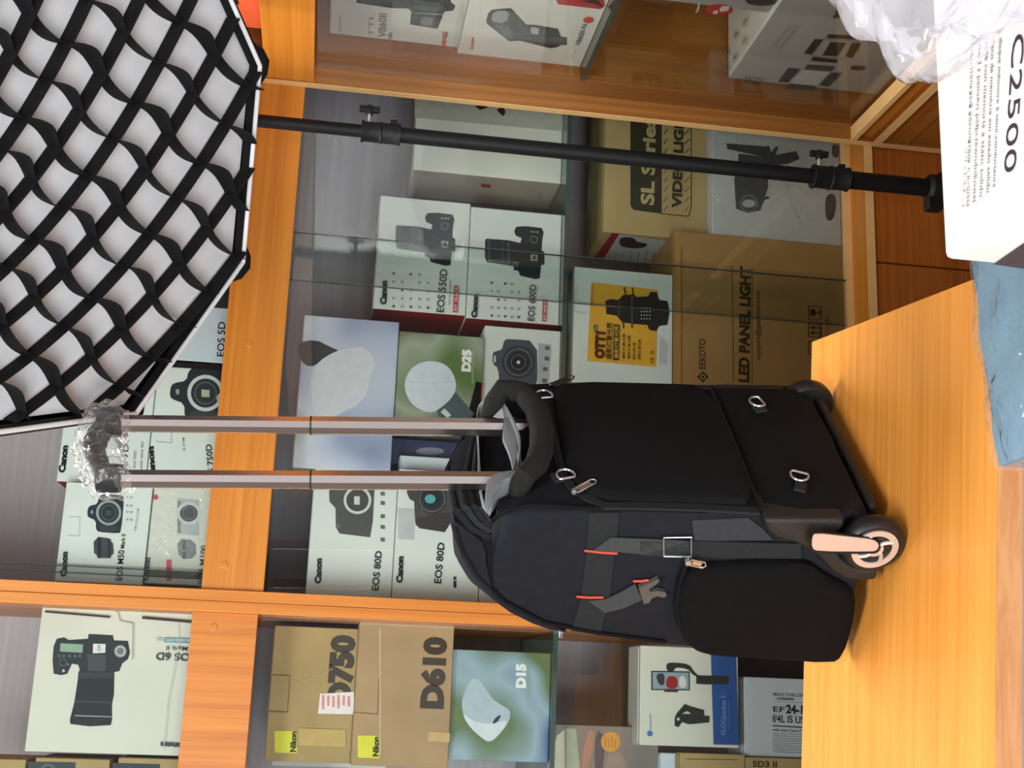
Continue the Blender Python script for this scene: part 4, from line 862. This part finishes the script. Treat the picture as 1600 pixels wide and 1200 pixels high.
part('plastic_wrap', wrapg, PLASTICW, gp)
# wheel housings and wheels
hz = [(140, 300), (150, 345), (175, 410), (260, 480), (420, 520), (500, 560), (600, 600), (700, 700), (780, 790), (900, 860), (1070, 885), (1195, 872), (1210, 772), (1080, 775), (960, 740), (870, 670), (830, 600), (835, 430), (885, 380), (905, 300)]
wc = bl(1362, 848, 'x', -.006); WR = wc.z-.0005
def housing(b, x0, x1):
    P = sp(hz, 6, 1170, 760, 0.0); b.prism([(x0, p.y, p.z) for p in P], (x1-x0, 0, 0))
SLIM = -.002
SILV = mat('silver_wheel_plate', (216, 204, 196), .38, .55)
def soften(o, w):
    md = o.modifiers.new('rounded_edges', 'BEVEL'); md.width = w; md.segments = 3; md.limit_method = 'ANGLE'; md.angle_limit = .6
    for p in o.data.polygons: p.use_smooth = True
def wheel(sx, cx):
    # sx: outward direction along local x
    wh = part('wheel', lambda b: b.lathe([(.020, -.011), (WR-.006, -.012), (WR-.0015, -.008), (WR, 0), (WR-.0015, .008), (WR-.006, .012), (.020, .011)], (cx, wc.y, wc.z), (1, 0, 0), 40), mat('black_rubber_tyre', (22, 23, 25), .45), bag, True)
    def rim(b):
        o = cx+sx*.0115
        def disc(r0, r1, d):
            n = 40; vs = []
            for r, dd in ((r0, 0), (r1, 0), (r1, d), (r0, d)): vs += [(o+sx*dd, wc.y+r*math.cos(2*math.pi*k/n), wc.z+r*math.sin(2*math.pi*k/n)) for k in range(n)]
            b.add(vs, [(j*n+k, j*n+(k+1) % n, ((j+1) % 4)*n+(k+1) % n, ((j+1) % 4)*n+k) for j in range(4) for k in range(n)])
        disc(.0215, .0295, .002); disc(.0001, .0105, .0025)
        for k in range(4):
            a = k*math.pi/2+.6; pts = []
            for t in range(5):
                r = .009+.014*t/4; w = a+.5*t/4; pts.append((o+sx*.001, wc.y+r*math.cos(w), wc.z+r*math.sin(w)))
            b.tube(pts, .0028, 8)
    part('rim', rim, SILV, wh, True)
soften(part('wheel_housing', lambda b: housing(b, -.002, .052), HOUS, bag), .006)
soften(part('wheel_housing', lambda b: housing(b, LW-.075, LW-.026), HOUS, bag), .006)
wheel(-1, -.006); wheel(1, LW-.030)
arm = part('axle_arm', lambda b: b.prism(sp(chaikin([(575, 460), (620, 412), (900, 440), (1180, 478), (1238, 530), (1215, 600), (1160, 620), (640, 615), (570, 590)], 1), 6, 1170, 760, -.019), (-.003, 0, 0)), BLACKP, bag)
part('axle_plate', lambda b: b.prism(sp(chaikin([(592, 470), (622, 432), (900, 462), (1165, 492), (1220, 535), (1200, 590), (1150, 604), (640, 600), (588, 570)], 1), 6, 1170, 760, -.022), (-.0015, 0, 0)), SILV, arm)
part('skid_foot', lambda b: b.box((.05, .135, .0135), (.28, .175, .031), bev=.003), mat('grey_skid', (64, 58, 56), .5), bag)
part('base_tray', lambda b: b.box((.04, -.03, .022), (.29, .19, .034), bev=.004), HOUS, bag)

# ------------------------------------------------------------------ light stand
PX, PY = .949, 2.05
st = thing('light_stand', 'tall black light stand rising in front of the back cabinet', 'light stand', (PX, PY, 0))
BLK = mat('black_painted_tube', (11, 11, 13), .6, spec=.3, var=.15, scale=8)
zc1 = atY(595, 206, PY).z; zc2 = atY(1297, 276, PY).z; zh = atY(1452, 300, PY).z
part('upper_tube', lambda b: b.lathe([(.0112, 0), (.0112, z(.66)-zc1)], (PX, PY, zc1), (0, 0, 1), 20), BLK, st, True)
part('middle_tube', lambda b: b.lathe([(.0138, 0), (.0138, zc1-zc2)], (PX, PY, zc2), (0, 0, 1), 20), BLK, st, True)
part('lower_tube', lambda b: b.lathe([(.0165, 0), (.0165, zc2-.3)], (PX, PY, .3), (0, 0, 1), 20), BLK, st, True)
def collar(zz, r):
    c = part('collar', lambda b: b.lathe([(r+.003, -.034), (r+.007, -.034), (r+.007, -.031), (r+.0055, -.029), (r+.0055, -.002), (r+.0075, 0), (r+.0055, .002), (r+.005, .028), (r+.007, .031), (r+.007, .034), (r+.001, .034)], (PX, PY, zz), (0, 0, 1), 28), BLACKP, st, True)
    part('clamp_screw', lambda b: b.lathe([(.004, 0), (.004, .024)], (PX+r, PY-.004, zz+.022), (1, 0, 0), 12), CHROME, c, True)
    def knob(b):
        b.lathe([(.006, .018), (.0075, .022), (.0075, .032), (.005, .035)], (PX+r, PY-.004, zz+.022), (1, 0, 0), 16)
        b.box((PX+r+.022, PY-.009, zz+.004), (PX+r+.034, PY+.001, zz+.04), bev=.003)
    part('clamp_knob', knob, BLACKP, c)
    part('lug', lambda b: b.box((PX+r+.002, PY-.008, zz-.028), (PX+r+.012, PY+.008, zz-.016), bev=.002), BLACKP, c)
collar(zc1, .0125); collar(zc2, .0155)
part('leg_hub', lambda b: (b.lathe([(.02, 0), (.026, .004), (.026, .03), (.02, .036)], (PX, PY, zh-.03), (0, 0, 1), 24), b.box((PX-.045, PY-.012, zh-.022), (PX-.02, PY+.012, zh+.008), bev=.003)), BLACKP, st)
for k in range(3):
    a = math.radians(90+120*k+15); e = V((PX+.19*math.cos(a), PY+.19*math.sin(a), .015)) if k != 0 else V((PX+.05, PY+.2, .015))
    s0 = V((PX+.022*math.cos(a), PY+.022*math.sin(a), zh-.02))
    lg = part('leg', lambda b: b.tube([s0, e], .009, 10), BLK, st, True)
    part('rubber_foot', lambda b: b.tube([e+(s0-e)*.02, e+V((0, 0, -.013))], .0115, 10), BLACKP, lg, True)
# ------------------------------------------------------------------ octagonal softbox
OC = V((.664, 1.551, z(.346))); OP = V((-.073, .861, -.503)).normalized(); ON = V((.237, .505, .83)).normalized()
OQ = V((-.969, .059, .241)); OQ = (OQ-OP*OQ.dot(OP)); OQ = (OQ-ON*OQ.dot(ON)).normalized(); OR = .403
sb = thing('softbox', 'black octagonal softbox with white front cloth and fabric grid, hanging top left', 'softbox', tuple(OC+ON*.3))
def op(a, b, h=0): return OC+OP*a+OQ*b+ON*h
RP = [.958, .966, .985, .985, .985, .985, .98, .965]
def ov(k, r=1, h=0): w = math.radians(-45+45*k); return op(OR*r*math.cos(w), OR*r*math.sin(w), h)
SHELLM = mat('black_softbox_fabric', (20, 19, 21), .7, var=.15, bump=.2, bscale=400, spec=.2)
for k in range(8):
    def panel(b):
        n = 6; H = [(1.0, .004), (1.012, .012), (1.03, .032), (1.025, .065), (.93, .135), (.71, .205), (.42, .265), (.16, .30)]; vs = []
        for r, h in H:
            for i in range(n+1): vs.append(ov(k, r, h).lerp(ov(k+1, r, h), i/n)+(ON*-.012*math.sin(math.pi*i/n) if h > .05 else V()))
        w = n+1; m_ = len(vs); vs += [v_+ON*.002 for v_ in vs]
        q = [(j*w+i, j*w+i+1, (j+1)*w+i+1, (j+1)*w+i) for j in range(len(H)-1) for i in range(n)]
        b.add(vs, q+[tuple(x+m_ for x in f[::-1]) for f in q])
    part('shell_panel', panel, SHELLM, sb, True)
    part('white_piping', lambda b: b.tube([ov(k, RP[k], -.003), ov(k+1, RP[(k+1) % 8], -.003)], .0036, 8), mat('white_cord', (232, 232, 234), .6), sb, True)
    part('rim_band', lambda b: b.prism([ov(k, RP[k], .001), ov(k+1, RP[(k+1) % 8], .001), ov(k+1, 1.004, .006), ov(k, 1.004, .006)], ON*.004), SHELLM, sb)
    def pocket(b):
        c = ov(k, 1.0, .012); d = (ov(k, 1)-OC).normalized(); t_ = ON.cross(d)
        for sgn in (1,):
            b.tube([c-t_*.032-d*.016, c-t_*.014-d*.002, c+d*.003, c+t_*.014-d*.002, c+t_*.032-d*.016], [.006, .013, .015, .013, .006], 10)
    pk = part('corner_pocket', pocket, SHELLM, sb, True)
    part('rod_tip', lambda b: b.tube([ov(k, 1.02, .02), ov(k, 1.045, .028), ov(k, 1.06, .032)], [.008, .0085, .005], 10), mat('grey_rod_tip', (70, 66, 66), .5), pk, True)
DIFF = glassmat('white_diffuser_cloth', (.2, .2, .2), 1.02, .5, milk=.999, milkcol=(.93, .94, .97))
def diffuser(b):
    rings = [(0, 0)]+[(r, 0) for r in (.25, .5, .75, .96)]; vs = [op(0, 0, .013)]
    for r, _ in rings[1:]:
        for i in range(40): vs.append(ov(i/5, 1, 0).lerp(OC, 1-r) if False else (ov(i//5, r, .0).lerp(ov(i//5+1, r, .0), (i % 5)/5)+ON*(.013+.005*r*r)))
    fs = [(0, 1+i, 1+(i+1) % 40) for i in range(40)]
    for j in range(3): fs += [(1+j*40+i, 1+j*40+(i+1) % 40, 1+(j+1)*40+(i+1) % 40, 1+(j+1)*40+i) for i in range(40)]
    b.add(vs, fs)
part('diffuser', diffuser, DIFF, sb, True)
def border(b):
    vs = []
    for k in range(8): vs += [ov(k, RP[k], -.002), ov(k, RP[k]-.013, 0), ov(k, RP[k]-.013, .012), ov(k, RP[k], .012)]
    b.add(vs, [(k*4+i, k*4+(i+1) % 4, ((k+1) % 8)*4+(i+1) % 4, ((k+1) % 8)*4+i) for k in range(8) for i in range(4)])
part('grid_border', border, SHELLM, sb)
LA = [[-0.1369, 0.05899, -0.00494, -0.0036, 0.00195, -0.00126], [-0.04545, 0.00179, 0.05454, 0.00239, 0.00065, -0.00174]]
def lat(i, j):
    e = (1, i, j, i*j, i*i, j*j); return sum(a*c for a, c in zip(LA[0], e)), sum(a*c for a, c in zip(LA[1], e))
def inside(a, b, m=.955):
    for k in range(8):
        w = math.radians(-22.5+45*k)
        if a*math.cos(w)+b*math.sin(w) > OR*math.cos(math.radians(22.5))*m: return False
    return True
GRID = mat('black_grid_fabric', (19, 19, 21), .75, var=.1, bump=.15, bscale=500, spec=.2)
def strip(fr, rr):
    def f(b):
        n = len(fr); vs = []
        for i in range(n):
            t_ = (fr[min(i+1, n-1)]-fr[max(i-1, 0)]).normalized(); s = t_.cross(ON).normalized()*.0006
            vs += [fr[i]-s, fr[i]+s, rr[i]+s, rr[i]-s]
        b.add(vs, [(i*4+k, i*4+(k+1) % 4, i*4+4+(k+1) % 4, i*4+4+k) for i in range(n-1) for k in range(4)]+[(3, 2, 1, 0), tuple(range(4*n-4, 4*n))])
    return f
def run(points):
    best, cur = [], []
    for q in points:
        if inside(q[0], q[1]): cur.append(q)
        else:
            if len(cur) > len(best): best = cur
            cur = []
    return cur if len(cur) > len(best) else best
FR_, RE_ = -.015, .010
for i in range(-4, 9):
    pts = run([(*lat(i, j/6), j/6) for j in range(-48, 60)])
    if len(pts) > 6:
        part('grid_strip', strip([op(a, c, FR_) for a, c, _ in pts], [op(a, c, RE_) for a, c, _ in pts]), GRID, sb)
for j in range(-7, 9):
    ph_ = random.uniform(.75, 1.25)
    pts = run([(*lat(i/8, j), i/8) for i in range(-40, 80)])
    if len(pts) > 8:
        sg = 1 if j % 2 else -1
        def sway(t): return math.sin(math.pi*t)*.010*ph_
        part('grid_strip', strip([op(a, c+sway(t), FR_+.004*math.cos(2*math.pi*t)) for a, c, t in pts], [op(a, c+sway(t)*.75+.0025*sg, RE_) for a, c, t in pts]), GRID, sb)
ap = OC+ON*.30
part('speed_ring', lambda b: b.lathe([(.07, -.02), (.085, -.02), (.085, .012), (.05, .02), (.05, .075), (.03, .08)], ap, ON, 32), BLACKP, sb, True)
part('tilt_bracket', lambda b: (b.tube([ap+ON*.05, V((PX-.02, PY-.06, z(.69))), V((PX, PY, z(.69)))], .014, 12), b.lathe([(.02, -.04), (.022, -.03), (.022, .03), (.016, .04)], (PX, PY, z(.67)), (0, 0, 1), 20)), BLACKP, sb)

# ------------------------------------------------------------------ foreground things on the side counter
wbx = thing('white_carton', 'white carton marked 2500 upside down, close at the right edge', 'box', (.55, .6, ZC))
ZT = z(-.45); WX = .332; WY = .843
WCARD = mat('glossy_white_carton', (238, 238, 236), .35, var=.02)
part('carton', lambda b: b.box((WX, .36, ZC), (.80, WY, ZT), bev=.006), WCARD, wbx, True)
part('lid_flap', lambda b: b.box((WX+.012, .37, ZT-.0004), (.79, WY-.008, ZT+.0008)), WCARD, wbx)
A = Art((0, 0, ZT+.0009), (0, 0, 1))
GT = (120, 116, 122)
A.text('C2500', (1582, 58), (1568, 272), 34, (62, 50, 66), -.012)
for (a, c, tx) in (((1561, 60), (1551, 293), 'disque mémoire à semi-conducteurs'), ((1549, 60), (1541, 302), 'disco de memória em estado sólido'), ((1540, 60), (1530, 309), 'unità con memoria a stato solido'), ((1529, 60), (1520, 316), 'napęd z pamięci półprzewodnikowej'), ((1517, 60), (1510, 323), 'твердотельный накопитель с кэшем'), ((1508, 232), (1502, 328), 'ソリッドステート')):
    A.text(tx, a, c, 8, GT)
A.done(wbx)
A = Art((WX, 0, 0), (-1, 0, 0)); A.poly((66, 58, 62), [(1552, 413), (1604, 377), (1606, 421)]); A.done(wbx, 'dark_mark')
pk = thing('blue_packet', 'soft blue packet in crinkled clear plastic at the counter corner', 'packet', (.45, 1.03, ZC))
from mathutils import noise as NZ
def packet(grow, h, amp, seed):
    def f(b):
        nu, nv = 30, 22; vs = []
        def xy(u, v):
            L0, L1, R0, R1 = V((.243, .875, 0)), V((.243, 1.178, 0)), V((.76, .875, 0)), V((.76, 1.238, 0))
            q = L0.lerp(R0, u).lerp(L1.lerp(R1, u), v); c = V((.5, 1.02, 0)); return c+(q-c)*grow
        for side in (1, 0):
            for j in range(nv+1):
                for i in range(nu+1):
                    q = xy(i/nu, j/nv); e = min(1, 4.5*min(i/nu, 1-i/nu, j/nv*.8, (1-j/nv)*.8)); e = math.sqrt(max(0, e))
                    zz = ZC+.0015+(h*(.82+.18*e)+NZ.noise(V((q.x*22+seed, q.y*22, 0)))*amp+NZ.noise(V((q.x*60, q.y*60+seed, 3)))*amp*.5 if side else 0)
                    vs.append((q.x, q.y, zz))
        w = nu+1; m_ = w*(nv+1); fs = [(j*w+i, j*w+i+1, (j+1)*w+i+1, (j+1)*w+i) for j in range(nv) for i in range(nu)]
        fs2 = [tuple(x+m_ for x in q[::-1]) for q in fs]
        rim = [i for i in range(nu)]+[j*w+nu for j in range(nv)]+[nv*w+i for i in range(nu, 0, -1)]+[j*w for j in range(nv, 0, -1)]
        b.add(vs, fs+fs2+[(rim[k], rim[(k+1) % len(rim)], rim[(k+1) % len(rim)]+m_, rim[k]+m_) for k in range(len(rim))])
    return f
part('packet_body', packet(.985, .052, .004, 2), mat('dusty_blue_wrap', (112, 150, 172), .55, var=.16, scale=13), pk, True)
part('clear_plastic', packet(1.0, .058, .007, 9), glassmat('clear_film', (.96, .97, .98), 1.36, .05, milk=.06, bump=.6, bscale=22), pk, True)
part('yellow_tag', lambda b: b.box((.232, 1.075, ZC+.001), (.262, 1.098, ZC+.02), bev=.003), mat('pale_yellow_tag', (222, 196, 120), .5), pk)
pb = thing('plastic_bag', 'crumpled clear plastic bag lying on the white carton', 'plastic bag', (.62, .65, ZT))
def bagf(b):
    bm = bmesh.new(); bmesh.ops.create_icosphere(bm, subdivisions=6, radius=1)
    for q in bm.verts:
        d = q.co.normalized(); k = 1+.22*NZ.noise(d*2.1+V((4, 1, 0)))+.15*abs(NZ.noise(d*3.6+V((1, 7, 2))))-.06*abs(NZ.noise(d*7.5))
        q.co = V((.618+d.x*.232*k, .60+d.y*.19*k, max(ZT+.0025, ZT+.085+d.z*.112*k)))
        if q.co.z < ZT+.004: q.co.z = ZT+.0025+.0003*random.random()
    o = len(b.v); b.v += [tuple(q.co) for q in bm.verts]; bm.verts.index_update(); b.f += [tuple(q.index+o for q in f.verts) for f in bm.faces]; b.m += [0]*len(bm.faces); bm.free()
part('bag_film', bagf, glassmat('milky_bag_film', (.97, .97, 1), 1.5, .08, milk=.24, milkcol=(.93, .93, .98), bump=.5, bscale=18), pb, True)
